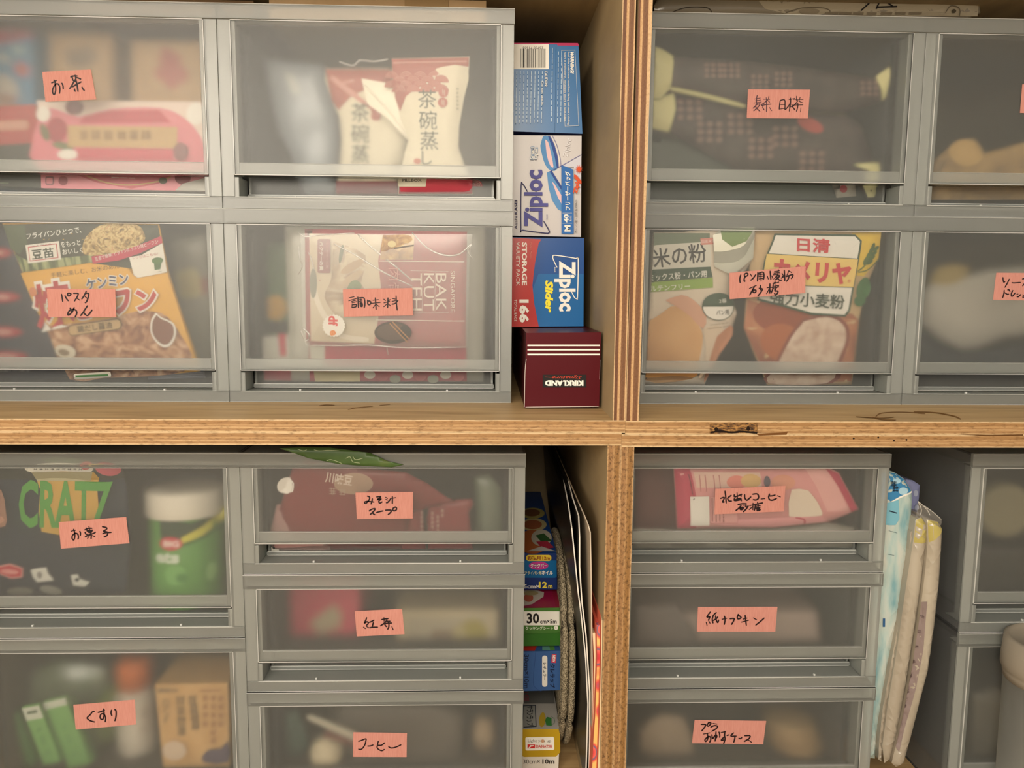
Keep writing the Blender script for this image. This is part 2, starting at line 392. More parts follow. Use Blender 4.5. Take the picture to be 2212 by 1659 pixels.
def cabinet(label, x0, x1, z0, z1, tl, tr, tb, tt, tone, lean=0):
    """open box: inside x0..x1, z0..z1, board thicknesses left / right / bottom / top"""
    r = thing('shelf_box', label, 'shelf', (x0 - tl, 0, z0 - tb), 'plywood shelf boxes')
    o = ORG[r.name]
    panel(r, 'side_panel', x0 - tl, x0, 0, DEPTH, z0, z1, inner, plywood(0, 0, tl, tone), lean)
    panel(r, 'side_panel', x1, x1 + tr, 0, DEPTH, z0, z1, inner, plywood(0, x1 - o.x, tr, tone))
    bp = panel(r, 'bottom_panel', x0 - tl, x1 + tr, -.05, DEPTH, z0 - tb, z0, floor_m, plywood(2, 0, tb, 1))
    panel(r, 'top_panel', x0 - tl, x1 + tr, -.05, DEPTH, z1, z1 + tt, inner, plywood(2, z1 - o.z, tt, 1))
    panel(r, 'back_panel', x0, x1, DEPTH - .6, DEPTH, z0, z1, inner, inner)
    return r
ul = cabinet('upper left open plywood shelf box beside the column of stacked bag boxes', -27.0, xa, 0, ZC, 1.1, xb - xa - .01, -zb1, 1.1, 0)
ur = cabinet('upper right open plywood shelf box with a notched black-stained front edge', xc, 96, zr0, ZC, xc - xb, 1.1, zr0 - zr1, 1.1, 0, .22)
ll = cabinet('lower left open plywood shelf box with wrap cartons and thin trays at its right side', -27.0, xd, ZF, zb2, 1.1, xe - xd - .01, 1.1, zb1 - zb2 - .01, 2)
lr = cabinet('lower right open plywood shelf box holding blue and white packets between two drawer stacks', xf, 96, ZF, zr2, xf - xe, 1.1, 1.1, zr1 - zr2 - .01, 2)
# latch mortise with nail holes in the upper right box, stain rings on its floor, splinters
b = MB(); f = vface(b, -.052)
f.poly([(1533, 915), (1636, 913), (1637, 935), (1533, 937)], noisy('stained_recess', [(.35, '2b190b'), (.5, '6d4a22'), (.65, 'a87c42')], 300, (1, 1, 2.5)))
f.oval(1547, 927, 4, 4.5, hole_m); f.oval(1616, 926, 4, 4.5, hole_m)
f.line([(1536, 934), (1556, 931), (1580, 934), (1602, 932), (1634, 935)], 4, hole_m)
b.build('latch_recess', ur, 'dark stained notch with two nail holes')
b = MB(); f = vface(b, -.052); f.poly([(1632, 937), (1690, 934), (1702, 932), (1699, 939), (1640, 941)], c('6b4520')); b.build('splinter', ur, 'dark splintered groove right of the notch')
b = MB(); f = vface(b, -.052); f.poly([(2066, 938), (2140, 939), (2210, 938), (2210, 941), (2130, 942)], c('5e3d1a')); b.build('splinter', ur, 'dark splintered groove')
for x, y in ((1844, 947), (1897, 945), (1931, 952), (1958, 950)):
    b = MB(); f = vface(b, -.052); f.oval(x, y, 2, 2, hole_m); b.build('nail_hole', ur)
b = MB(); zf = Face(b, (0, 0, zr0), (0, 0, 1))
for pts, w in (([(1890, 903), (1900, 894), (1925, 891), (1960, 891), (1998, 894)], 2.2), ([(1975, 890), (2020, 892), (2050, 897), (2066, 901), (2075, 906)], 2.6), ([(1885, 902), (1905, 907), (1935, 908)], 2), ([(1850, 901), (1900, 904), (1930, 902)], 1.6)): zf.line(pts, w, stain_m)
b.build('stain_ring', ur, 'brown ring stain on the shelf floor')
b = MB(); zf = Face(b, (0, 0, 0), (0, 0, 1))
for pts in ([(752, 885), (770, 881), (805, 878)], [(820, 876), (842, 874)], [(690, 877), (705, 875), (722, 876)]): zf.line(pts, 1.5, stain_m)
b.build('scratch_mark', ul, 'thin brown scratches on the shelf floor')

# ---------------------------------------------------------------- drawer units
shell = frosted('frosted_shell', .22, .12, 'e4e8ea', .015, trans=.55)
frame = frosted('frosted_frame', .36, .27, 'e6ece6', .06, trans=.28)
pane = frosted('frosted_pane', .272, .085, 'e6ece8', .03, ior=1.47, grough=.36, trans=.42)
rail = frosted('frosted_rail', .3, .2, 'e6ece6', .05, trans=.34)
rimm = frosted('frosted_edge', .36, .8, 'f2f4f0', .08, trans=.3)  # milkier edges and nibs; the extra veil stands in for edge highlights
PW, PD, ZB = 26.0, 37.0, 3.0
def make_unit(H):
    r = thing('drawer_unit', 'x', 'drawers', (0, 0, 0))
    b = MB(); e = .02
    b.box(e, .22, .25, PD, e, H - e, shell); b.box(PW - .22, PW - e, .25, PD, e, H - e, shell)
    b.box(.22, PW - .22, .25, PD, e, .22, shell); b.box(.22, PW - .22, .25, PD, H - .24, H - e, shell); b.box(.22, PW - .22, PD - .2, PD, .22, H - .24, shell)
    cs = b.build('case_shell', r)
    b = MB()
    b.box(-.03, PW + .03, -.18, .22, H - 1.32, H - .02, rail)                        # lid rail
    b.box(.22, PW - .22, .22, 1.6, H - 1.32, H - 1.16, frame); b.box(-.03, PW + .03, -.19, .0, H - .07, H - .02, rimm)
    for sx in (0, 1):
        def bx(x0, x1, y0, y1, z0, z1): b.box(*((x0, x1) if not sx else (PW - x1, PW - x0)), y0, y1, z0, z1, frame)
        bx(.02, 1.12, -.02, .22, 1.06, H - 1.34); bx(.96, 1.12, .22, 2.4, 1.06, H - 1.34)    # jamb and its return
        bx(1.12, 1.5, -.02, .22, 1.06, ZB - .25); bx(1.36, 1.5, .22, 2.6, 1.06, ZB - .25)    # the step under the panel
    b.box(.02, PW - .02, -.04, .2, .02, 1.04, rail); b.box(.22, PW - .22, .2, 2.6, .9, 1.0, frame); b.box(1.1, PW - 1.1, -.05, .16, 1.0, 1.06, rimm); b.box(.02, PW - .02, -.05, .1, .02, .06, rimm)
    for x in (6.4, 20.0): b.box(x - .09, x + .09, .3, .5, 1.0, 1.18, rimm)                 # moulded nibs
    b.build('front_frame', r, bevel=.06)
    b = MB()
    zt = H - 1.42
    b.box(1.18, PW - 1.18, -.1, .1, ZB, zt, pane)                                           # front pane
    b.box(1.18, PW - 1.18, -.11, .1, zt, zt + .06, rimm); b.box(1.18, PW - 1.18, -.12, .1, ZB - .06, ZB, rimm)
    b.box(1.12, 1.18, -.1, .1, ZB, zt, rimm); b.box(PW - 1.18, PW - 1.12, -.1, .1, ZB, zt, rimm)
    b.build('drawer_front', r)
    b = MB()
    for sx in (0, 1):
        x0, x1 = (1.2, 1.55) if not sx else (PW - 1.55, PW - 1.2)
        b.box(x0, x1, .12, .32, ZB + .02, zt - .02, frame); b.box(*((1.2, 1.36) if not sx else (PW - 1.36, PW - 1.2)), .32, 2.1, ZB + .02, zt - .02, frame)
    b.box(1.55, PW - 1.55, .12, .34, ZB + .02, ZB + .98, frame); b.box(1.36, PW - 1.36, .34, 2.3, ZB + .02, ZB + .16, pane); b.box(1.55, PW - 1.55, .11, .36, ZB + .98, ZB + 1.03, rimm)
    b.build('pull_rim', r, bevel=.04)
    b = MB()
    b.box(1.7, PW - 1.7, 2.32, 2.5, 1.2, ZB + .2, pane); b.box(1.6, PW - 1.6, 2.2, 2.55, 1.1, 1.42, frame); b.box(1.7, PW - 1.7, 2.18, 2.3, 1.42, 1.47, rimm); b.box(1.7, PW - 1.7, 2.17, 2.3, 1.08, 1.12, rimm)
    b.box(1.7, 1.9, 2.5, PD - 1.5, 1.42, zt - .3, shell); b.box(PW - 1.9, PW - 1.7, 2.5, PD - 1.5, 1.42, zt - .3, shell)
    b.box(1.9, PW - 1.9, 2.55, PD - 1.5, 1.2, 1.42, shell); b.box(1.9, PW - 1.9, PD - 1.7, PD - 1.5, 1.42, zt - .3, shell)
    b.build('drawer_tub', r)
    return r
PROTO = {}
def unit(label, x, z, Y, H, group='frosted drawer units', k=1.0):
    if H not in PROTO: PROTO[H] = r = make_unit(H)
    else:
        p = PROTO[H]; r = p.copy(); COL.objects.link(r)
        for ch in [o for o in p.children if o.name.split('.')[0] in ('case_shell', 'front_frame', 'drawer_front', 'pull_rim', 'drawer_tub')]:
            q = ch.copy(); COL.objects.link(q); q.parent = r
    r.scale = (k, 1, 1); SCL[r.name] = k; TUBS.append((x, Y, z, H)); r.location = Vector((x, Y, z)) * S; ORG[r.name] = Vector((x, Y, z)); r['label'] = label; r['group'] = group
    return r
XC, XD, XFF, XG = 1.30, 37.01, max(35.32, xf + .04), 69.13
P = 'translucent frosted plastic drawer '
U = {}
U['A1'] = unit(P + 'with pink tape reading お茶, tea boxes inside', -26.02, H17, YU, H17)
U['A2'] = unit(P + 'with pink tape reading パスタ めん, yellow noodle packet inside', -26.02, 0, YU, H17)
U['B1'] = unit(P + 'without any tape label, two cream sachets inside', 0, H17, YU, H17)
U['B2'] = unit(P + 'with pink tape reading 調味料, dark red soup packet inside', 0, 0, YU, H17)
U['D1'] = unit(P + 'with pink tape reading 麦茶 日本茶, dark bag with yellow corners inside', XD, H17 + zr0, YU, H17)
U['D2'] = unit(P + 'with tape パン用小麦粉 砂糖, flour bags inside', XD, zr0, YU, H17)
U['E1'] = unit(P + 'at the top right corner and a tan packet inside', XD + 26.02, H17 + zr0, YU, H17)
U['E2'] = unit(P + 'with pink tape starting ソース ドレッシング, pale round bag inside', XD + 26.02, zr0, YU, H17)
U['C1'] = unit(P + 'with pink tape reading お菓子, dark snack bag and green tub inside', XC - 26.02, ZF + H17, YL, H17)
U['C2'] = unit(P + 'with pink tape reading くすり, green stick packs and tan medicine box inside', XC - 26.02, ZF, YL, H17)
U['M1'] = unit('shallow ' + P + 'with pink tape reading みそ汁 スープ, maroon pouch inside', XC, ZL - H11, YL, H11)
U['M2'] = unit('shallow ' + P + 'with pink tape reading 紅茶, red packet inside', XC, ZL - 2 * H11, YL, H11)
H12 = ZL - 2 * H11 - ZF
U['M3'] = unit('shallow ' + P + 'with pink tape reading コーヒー, white scoop inside', XC, ZF, YL, H12)
U['F1'] = unit('shallow ' + P + 'with pink tape reading 水出しコーヒー 砂糖, pink sugar bag inside', XFF, ZL - H11, YL, H11, k=(61.32 - XFF) / 26)
U['F2'] = unit('shallow ' + P + 'with pink tape reading 紙ナプキン, dim napkins inside', XFF, ZL - 2 * H11, YL, H11, k=(61.32 - XFF) / 26)
U['F3'] = unit('shallow ' + P + 'with pink tape reading プラ おかずケース, tan cases inside', XFF, ZF, YL, H12, k=(61.32 - XFF) / 26)
U['G1'] = unit(P + 'at the lower right edge with a round-lidded container inside', XG, ZF + H17, YL, H17)
U['G2'] = unit(P + 'at the lower right edge behind the white lidded tub', XG, ZF, YL, H17)

# ---------------------------------------------------------------- tape labels, traced stroke by stroke
tape_m = noisy('pink_paper_tape', [(.3, 'bc8074'), (.7, 'c68c80')], 300, (6, 1, .4), .7, 2, spec=.2)
ink_m = c('1c0a10', .5, .3, 'marker_ink'); thin_ink = c('4a3038', .6, .3, 'dry_marker_ink')
def tape(u, text, Y, org, sc, outline, strokes, w=3.1, faint=(), teeth=(1, 1)):
    px = lambda p: (org[0] + p[0] / sc, org[1] + p[1] / sc)
    b = MB(); f = vface(b, Y - .135, gap=.006)
    q = [px(p) for p in outline]             # tl, tr, br, bl with serrated short ends
    def zig(a, d, on, out):
        if not on: return []
        r = []; n = 22
        for k in range(1, n):
            t = k / n; j = (.55 if k % 2 else -.35) * out; r.append((a[0] + (d[0] - a[0]) * t + j, a[1] + (d[1] - a[1]) * t))
        return r
    f.poly([q[0], q[1]] + zig(q[1], q[2], teeth[1], 1) + [q[2], q[3]] + zig(q[3], q[0], teeth[0], 1), tape_m, 1)
    for i, s in enumerate(strokes):
        lv = 2 + (i % 12) * .35
        if len(s) == 1: f.oval(*px(s[0]), w * .55, w * .55, ink_m, n=10, lv=lv)
        else: f.line([px(p) for p in s], w, thin_ink if i in faint else ink_m, lv=lv)
    b.build('tape_label', U[u], 'pink paper tape handwritten with ' + text)
tape('A1', 'お茶', YU, (85, 145), 17.015, [(100, 175), (1895, 85), (2090, 1190), (225, 1275)], [
 [(455, 580), (540, 540), (625, 490)], [(540, 475), (575, 560), (595, 700), (600, 850), (575, 970), (540, 1010), (505, 970), (485, 880), (505, 780), (550, 690), (610, 630), (660, 610), (710, 645), (750, 730), (755, 850), (740, 965)],
 [(830, 590), (870, 680), (880, 800)], [(1155, 365), (1260, 330), (1390, 325)], [(1210, 320), (1215, 400), (1250, 490), (1320, 530)], [(1320, 300), (1340, 380), (1345, 470)],
 [(1340, 440), (1260, 560), (1190, 690), (1120, 785)], [(1380, 385), (1450, 410), (1525, 440)], [(1230, 720), (1350, 650), (1540, 545)], [(1345, 470), (1385, 620), (1425, 890)], [(1300, 805), (1300, 850), (1325, 885)], [(1575, 740), (1610, 810), (1655, 855)]])
tape('A2', 'パスタ めん', YU, (95, 615), 13.825, [(82, 122), (2130, 130), (2158, 972), (132, 966)], [
 [(525, 285), (545, 390), (560, 500)], [(630, 330), (670, 410), (725, 480)], [(755, 248), (705, 270), (715, 320), (745, 335), (795, 305), (805, 270), (755, 250)],
 [(885, 255), (1000, 258), (1025, 280), (990, 370), (915, 488)], [(985, 405), (1070, 462)], [(1265, 195), (1210, 310), (1135, 425)], [(1240, 260), (1320, 255), (1340, 300), (1310, 420), (1270, 510), (1235, 535)], [(1200, 330), (1290, 405)],
 [(785, 695), (800, 750), (845, 830)], [(905, 685), (860, 790), (800, 860), (740, 905), (715, 890), (735, 810), (800, 750), (880, 740), (950, 760), (985, 820), (970, 890), (935, 960)],
 [(1300, 630), (1240, 720), (1170, 830), (1100, 920)], [(1185, 810), (1220, 870), (1290, 920), (1350, 880), (1440, 755)]])
tape('B2', '調味料', YU, (735, 615), 13.825, [(75, 135), (2150, 100), (2180, 915), (100, 958)], [
 [(275, 390), (410, 360)], [(260, 480), (490, 410)], [(345, 500), (460, 465)], [(355, 540), (480, 510)], [(355, 595), (350, 680)], [(355, 600), (480, 595), (460, 660), (360, 680)],
 [(525, 370), (535, 520), (540, 680)], [(540, 400), (690, 390), (730, 470), (735, 600), (715, 685)], [(570, 450), (640, 435)], [(570, 500), (650, 485)], [(605, 430), (600, 560)], [(590, 550), (650, 550), (660, 640), (610, 640), (600, 570)], [(630, 560), (640, 640)],
 [(815, 460), (825, 580), (850, 600)], [(815, 495), (880, 490), (915, 530), (890, 590), (850, 600)], [(900, 560), (1190, 530)], [(980, 465), (1135, 450)], [(1045, 395), (1060, 560), (1070, 740)], [(1060, 580), (980, 690)], [(1080, 590), (1160, 650)],
 [(1305, 435), (1345, 475)], [(1485, 450), (1440, 480)], [(1310, 540), (1470, 500)], [(1425, 395), (1420, 540), (1415, 685)], [(1410, 560), (1305, 655)], [(1430, 570), (1500, 630)],
 [(1555, 410), (1640, 430)], [(1550, 500), (1640, 480)], [(1545, 580), (1640, 560), (1725, 470)], [(1668, 335), (1680, 560), (1700, 755)]], 2.8)
tape('D1', '麦茶 日本茶', YU, (1605, 185), 14.747, [(158, 118), (2135, 130), (2062, 1048), (115, 1035)], [
 [(450, 315), (435, 400), (430, 560)], [(370, 425), (545, 395)], [(390, 485), (555, 460)], [(345, 555), (580, 520)], [(450, 560), (400, 640), (320, 720)], [(400, 620), (540, 580), (470, 690), (340, 805)], [(390, 660), (440, 730), (535, 820)],
 [(655, 430), (845, 435)], [(735, 385), (745, 470)], [(820, 345), (800, 440)], [(765, 450), (690, 540), (580, 610)], [(770, 460), (840, 525)], [(590, 640), (700, 610), (895, 590)], [(750, 500), (750, 700), (745, 830)], [(640, 640), (630, 700), (670, 775)], [(845, 700), (910, 800)],
 [(1185, 470), (1165, 600), (1150, 750)], [(1185, 470), (1320, 455), (1335, 600), (1330, 765)], [(1200, 605), (1310, 605)], [(1160, 750), (1310, 725)],
 [(1465, 440), (1640, 410)], [(1510, 395), (1510, 560), (1470, 815)], [(1510, 540), (1440, 660), (1350, 760)], [(1550, 600), (1590, 690), (1650, 775)], [(1470, 680), (1570, 670)],
 [(1600, 435), (1910, 440)], [(1705, 340), (1700, 470)], [(1815, 375), (1790, 470)], [(1745, 470), (1690, 560), (1560, 680)], [(1780, 500), (1905, 550)], [(1640, 620), (1905, 615)], [(1745, 560), (1740, 680), (1700, 820)], [(1845, 710), (1830, 835)]], 2.2, faint=range(0, 16))
tape('D2', 'パン用小麦粉 砂糖', YU, (1570, 570), 12.64, [(65, 245), (2150, 65), (2140, 795), (75, 965)], [
 [(380, 300), (355, 400), (362, 510)], [(490, 340), (480, 290), (530, 255), (575, 270), (560, 320), (500, 355), (470, 430), (480, 480), (495, 465)], [(645, 280), (680, 340)], [(790, 290), (720, 390), (655, 445)],
 [(845, 235), (840, 350), (835, 470)], [(860, 260), (970, 225), (1010, 270), (1010, 380), (990, 430)], [(870, 300), (975, 280)], [(875, 350), (980, 335)], [(880, 410), (980, 395)], [(930, 270), (935, 470)],
 [(1105, 340), (1130, 410)], [(1180, 200), (1190, 320), (1200, 425)], [(1230, 330), (1265, 425)],
 [(1300, 215), (1430, 190)], [(1290, 255), (1440, 235)], [(1270, 300), (1450, 270)], [(1405, 165), (1390, 290)], [(1380, 300), (1300, 400)], [(1340, 330), (1440, 320), (1390, 390), (1310, 440)], [(1360, 350), (1430, 440), (1500, 440)],
 [(1510, 265), (1530, 300)], [(1565, 175), (1575, 320), (1580, 460)], [(1500, 380), (1590, 330)], [(1540, 320), (1490, 390)], [(1690, 200), (1640, 310)], [(1690, 190), (1765, 235)], [(1620, 350), (1790, 290), (1800, 340), (1760, 400)], [(1700, 320), (1680, 400), (1630, 475)],
 [(620, 670), (800, 590)], [(750, 620), (690, 730), (625, 850)], [(700, 710), (790, 720), (780, 775), (720, 780), (705, 720)], [(915, 585), (925, 680), (920, 710)], [(880, 665), (960, 680), (960, 720), (910, 800), (850, 870)],
 [(1175, 545), (1170, 680), (1160, 800)], [(1100, 650), (1230, 640)], [(1150, 690), (1085, 810)], [(1180, 700), (1210, 800)], [(1290, 510), (1330, 500)], [(1260, 550), (1415, 500)], [(1265, 560), (1250, 700), (1200, 800)],
 [(1300, 610), (1410, 590)], [(1280, 660), (1410, 630)], [(1340, 570), (1330, 740)], [(1300, 710), (1410, 600)], [(1310, 745), (1390, 745), (1380, 800), (1330, 850), (1300, 800)]], 3.0)
tape('E2', 'ソース ドレッシング', YU, (2132, 580), 22.12, [(440, 200), (3600, 230), (3500, 1560), (280, 1500)], [
 [(760, 430), (770, 560), (800, 655), (855, 625)], [(1060, 510), (960, 720), (855, 895)], [(1190, 680), (1300, 690), (1590, 668)], [(1690, 500), (1800, 480), (1900, 480), (1840, 640), (1700, 830)], [(1810, 690), (1950, 810)],
 [(820, 1040), (800, 1200), (745, 1400)], [(830, 1150), (980, 1240), (1030, 1220)], [(985, 1020), (1050, 1020), (1090, 1100)], [(1230, 1050), (1160, 1180), (1160, 1310), (1220, 1310), (1340, 1170)], [(1425, 1230), (1470, 1220)], [(1430, 1345), (1500, 1345), (1605, 1240)],
 [(1700, 1260), (1760, 1290)], [(1700, 1370), (1800, 1360), (1900, 1250)], [(2050, 1250), (2120, 1290)], [(2040, 1390), (2150, 1350), (2250, 1230)], [(2350, 1220), (2520, 1210), (2480, 1320), (2350, 1400)]], 2.6)
tape('C1', 'お菓子', YL, (120, 1110), 13.406, [(88, 238), (2045, 88), (2140, 850), (155, 1008)], [
 [(455, 500), (580, 470)], [(525, 445), (550, 520), (560, 640), (540, 740), (510, 750), (480, 700), (490, 630), (540, 580), (600, 560), (650, 600), (665, 680), (650, 730)], [(705, 505), (725, 560), (720, 620)],
 [(850, 460), (950, 420), (1055, 415)], [(895, 410), (910, 460)], [(970, 370), (990, 460)], [(910, 480), (1070, 465)], [(905, 470), (970, 540)], [(1070, 465), (1030, 530), (960, 530)], [(920, 505), (1050, 495)], [(990, 450), (1000, 540)], [(960, 480), (1040, 520)],
 [(855, 530), (880, 585), (915, 590)], [(860, 665), (960, 610), (1110, 560), (1155, 530)], [(1020, 540), (1035, 640), (1030, 715)], [(1000, 610), (930, 705)], [(1050, 620), (1140, 660)],
 [(1360, 370), (1480, 400), (1470, 450), (1390, 500), (1500, 525), (1510, 590), (1470, 640), (1410, 665)], [(1370, 575), (1450, 545), (1610, 535)]])
tape('C2', 'くすり', YL, (155, 1505), 15.255, [(50, 265), (2085, 95), (2125, 915), (130, 1085)], [
 [(745, 480), (680, 500), (610, 590), (510, 690), (560, 760), (650, 805), (750, 830)], [(870, 515), (960, 490), (1080, 440)], [(1050, 400), (1060, 480), (1070, 600), (1040, 720), (990, 750), (945, 710), (935, 640), (970, 570), (1030, 560), (1090, 610), (1120, 700), (1105, 825)],
 [(1310, 440), (1295, 540), (1325, 620)], [(1420, 420), (1460, 460), (1465, 600), (1445, 720), (1425, 790)]], teeth=(1, 0))
tape('M1', 'みそ汁 スープ', YL, (760, 1055), 15.8, [(120, 140), (2090, 118), (2080, 1025), (170, 1045)], [
 [(535, 265), (600, 290), (610, 340), (560, 430), (480, 510), (440, 500), (450, 460), (540, 440), (750, 465)], [(700, 350), (690, 430), (655, 530)], [(845, 290), (980, 280), (960, 320), (860, 385), (1010, 355), (930, 420), (930, 480), (970, 500), (1030, 460)],
 [(1160, 305), (1215, 335)], [(1165, 375), (1210, 395)], [(1180, 485), (1230, 470), (1330, 350)], [(1320, 340), (1490, 315)], [(1385, 280), (1385, 400), (1382, 515)],
 [(595, 765), (680, 710), (790, 690), (750, 770), (630, 890)], [(700, 815), (740, 870), (785, 895)], [(845, 820), (950, 790), (1065, 765)], [(1150, 740), (1290, 735), (1350, 755), (1320, 820), (1240, 890)], [(1480, 640), (1410, 680), (1400, 740), (1450, 765), (1520, 730), (1525, 665), (1480, 635)]])
tape('M2', '紅茶', YL, (760, 1310), 18.43, [(110, 185), (2000, 95), (2095, 1105), (195, 1195)], [
 [(590, 450), (550, 560), (500, 665), (600, 610), (650, 640), (640, 700), (585, 745)], [(470, 825), (535, 875)], [(590, 795), (670, 845)], [(695, 630), (790, 595), (880, 545)], [(855, 640), (830, 740), (805, 830)], [(710, 845), (860, 825), (1025, 822)],
 [(1185, 525), (1300, 500), (1445, 480)], [(1280, 450), (1285, 580)], [(1400, 480), (1385, 560)], [(1385, 555), (1280, 670), (1145, 765)], [(1385, 570), (1440, 590), (1520, 585)], [(1250, 700), (1400, 665), (1590, 655)], [(1450, 600), (1475, 700), (1470, 820), (1430, 900)], [(1320, 720), (1340, 770), (1390, 800)], [(1600, 810), (1645, 920)]])
tape('M3', 'コーヒー', YL, (755, 1575), 17.015, [(135, 112), (2110, 140), (2095, 1025), (125, 1018)], [
 [(335, 445), (430, 415), (600, 355), (600, 430), (570, 560), (500, 680), (420, 745), (335, 735)], [(670, 620), (770, 615), (865, 580)], [(1060, 440), (1030, 560), (1015, 680), (1080, 750), (1190, 790), (1280, 745)], [(1045, 590), (1150, 595), (1220, 560), (1290, 500)], [(1440, 645), (1510, 685), (1610, 685), (1750, 640), (1890, 575)]], 2.8)
tape('F1', '水出しコーヒー 砂糖', YL, (1540, 1045), 13.825, [(68, 152), (2165, 58), (2110, 825), (42, 915)], [
 [(360, 220), (380, 380), (395, 570)], [(230, 435), (335, 405), (320, 470), (285, 545), (335, 540)], [(545, 345), (470, 400), (440, 440), (480, 510), (555, 515)],
 [(720, 275), (740, 480)], [(635, 330), (655, 390), (860, 315)], [(850, 310), (840, 380)], [(635, 490), (760, 440), (830, 440), (845, 505)], [(640, 440), (650, 500), (840, 470)], [(945, 325), (950, 420), (1000, 485), (1050, 465), (1130, 390)],
 [(1185, 310), (1310, 300), (1360, 360), (1350, 440), (1280, 480), (1205, 470)], [(1440, 450), (1545, 440)], [(1690, 305), (1660, 390), (1690, 470), (1780, 485), (1895, 435)], [(1680, 365), (1790, 355), (1855, 335)], [(1930, 360), (2010, 390)],
 [(750, 620), (870, 595), (990, 595)], [(840, 650), (770, 730), (685, 795)], [(820, 720), (900, 700), (890, 760), (820, 770), (815, 720)], [(840, 740), (880, 740)], [(990, 590), (975, 680)], [(910, 640), (1000, 640)], [(1050, 660), (1000, 740), (905, 835)], [(960, 690), (1050, 670)],
 [(1195, 585), (1190, 770)], [(1100, 650), (1230, 620)], [(1180, 690), (1085, 765)], [(1330, 550), (1330, 600)], [(1260, 620), (1380, 590), (1485, 570)], [(1265, 620), (1255, 720), (1230, 800)], [(1290, 670), (1410, 650)], [(1280, 720), (1415, 700)], [(1350, 620), (1345, 800)], [(1300, 760), (1400, 750), (1390, 790), (1310, 800)], [(1300, 740), (1380, 720)]], 3.2)
tape('F2', '紙ナプキン', YL, (1500, 1305), 11.957, [(88, 72), (2142, 68), (2085, 712), (60, 710)], [
 [(410, 200), (320, 335), (400, 320), (360, 415)], [(305, 470), (325, 545)], [(375, 440), (400, 490)], [(565, 215), (490, 290), (460, 400), (480, 485)], [(490, 420), (570, 370), (600, 330)], [(545, 300), (560, 400), (600, 475), (625, 410)],
 [(715, 390), (830, 365)], [(775, 310), (790, 400), (770, 520)], [(920, 375), (1020, 370), (1010, 430), (960, 520)], [(1130, 260), (1105, 345), (1130, 380), (1200, 355), (1190, 325), (1135, 280)], [(1255, 385), (1350, 360)], [(1220, 460), (1390, 415)], [(1310, 290), (1325, 420), (1340, 545)], [(1525, 360), (1600, 400)], [(1800, 360), (1700, 450), (1585, 540)]])
tape('F3', 'プラ おかずケース', YL, (1490, 1550), 13.01, [(132, 65), (2145, 92), (2060, 752), (58, 720)], [
 [(320, 190), (440, 195), (430, 250), (335, 375)], [(530, 140), (490, 210), (520, 240), (580, 190), (590, 150), (530, 140)], [(655, 165), (760, 180)], [(590, 265), (690, 225), (780, 245), (740, 310), (620, 385)],
 [(390, 460), (560, 430)], [(490, 440), (510, 560), (480, 640), (440, 670), (425, 620), (480, 560), (560, 530), (590, 600), (560, 690)], [(620, 480), (640, 590), (700, 510), (750, 490), (760, 540), (730, 580)], [(735, 400), (725, 540), (710, 660)], [(820, 405), (840, 480), (840, 550)], [(880, 420), (1000, 390)], [(985, 385), (975, 500), (990, 600), (950, 725)], [(970, 540), (900, 600), (890, 640), (950, 620)], [(1050, 500)], [(1085, 490)],
 [(1230, 430), (1150, 515), (1305, 520)], [(1270, 520), (1260, 600), (1235, 690)], [(1380, 580), (1420, 590), (1460, 560)], [(1540, 510), (1690, 510), (1660, 590), (1530, 670)], [(1640, 620), (1735, 695)]], 3.0)
b = MB(); f = vface(b, YU - .135, gap=.006); f.poly([(2208, 182), (2330, 186), (2325, 248), (2203, 244)], tape_m); b.build('tape_label', U['E1'], 'pink paper tape')

# ---------------------------------------------------------------- helpers for the stored goods
def zc(ox, oy, sc):
    """photo detail coordinates -> photo pixels"""
    def f(*p):
        q = [(ox + x / sc, oy + y / sc) for x, y in p]
        return q
    f.p = lambda x, y: (ox + x / sc, oy + y / sc); f.k = 1 / sc
    return f
def pj(p):
    d = RM.transposed() @ (Vector(p) - CAM); return (1106 + FPX * d.x / -d.z, 829.5 - FPX * d.y / -d.z)
def goods(b, name, label, cat, group=None): return b.build(name, None, label, cat, group)
def bag(name, label, cat, outline, Yb, Yt, m, height=.5, rim=30, wrinkle=.05, seed=1, art=None, group=None, thick=.6, gap=.02, step=14):
    """filled pouch whose outline is traced on a plane leaning from Yt (top) to Yb (bottom)"""
    b = MB(); xs = [p[0] for p in outline]; ys = [p[1] for p in outline]
    f = tface(b, (min(xs), max(ys)), (max(xs), max(ys)), ((min(xs) + max(xs)) / 2, min(ys)), Yb, Yt, bulge=pillow(outline, height, rim, wrinkle, seed), gap=gap)
    pouch(b, f, outline, m, thick, step)
    if art: art(f)
    return goods(b, name, label, cat, group)
def box(name, label, cat, quad, Y, depth, m, side=None, art=None, group=None, Yt=None, build=True):
    b = MB(); f = vface(b, Y) if Yt is None else tface(b, quad[3], quad[2], quad[0], Y, Yt)
    carton(b, f, quad, depth, m, side)
    if art: art(f)
    return goods(b, name, label, cat, group) if build else (b, f)
def dashes(f, x0, y0, x1, y1, w, m, n=8, seed=0, fill=.72):
    """a line of tiny unreadable print"""
    r = random.Random(seed); lv = f.lv + 1; f.lv = lv; t = 0
    for k in range(n):
        L = 1 / n; a = t + .06 * L; e = t + L * r.uniform(fill - .2, fill + .2); t += L
        f.line([(x0 + (x1 - x0) * a, y0 + (y1 - y0) * a), (x0 + (x1 - x0) * e, y0 + (y1 - y0) * e)], w, m, sm=0, lv=lv)
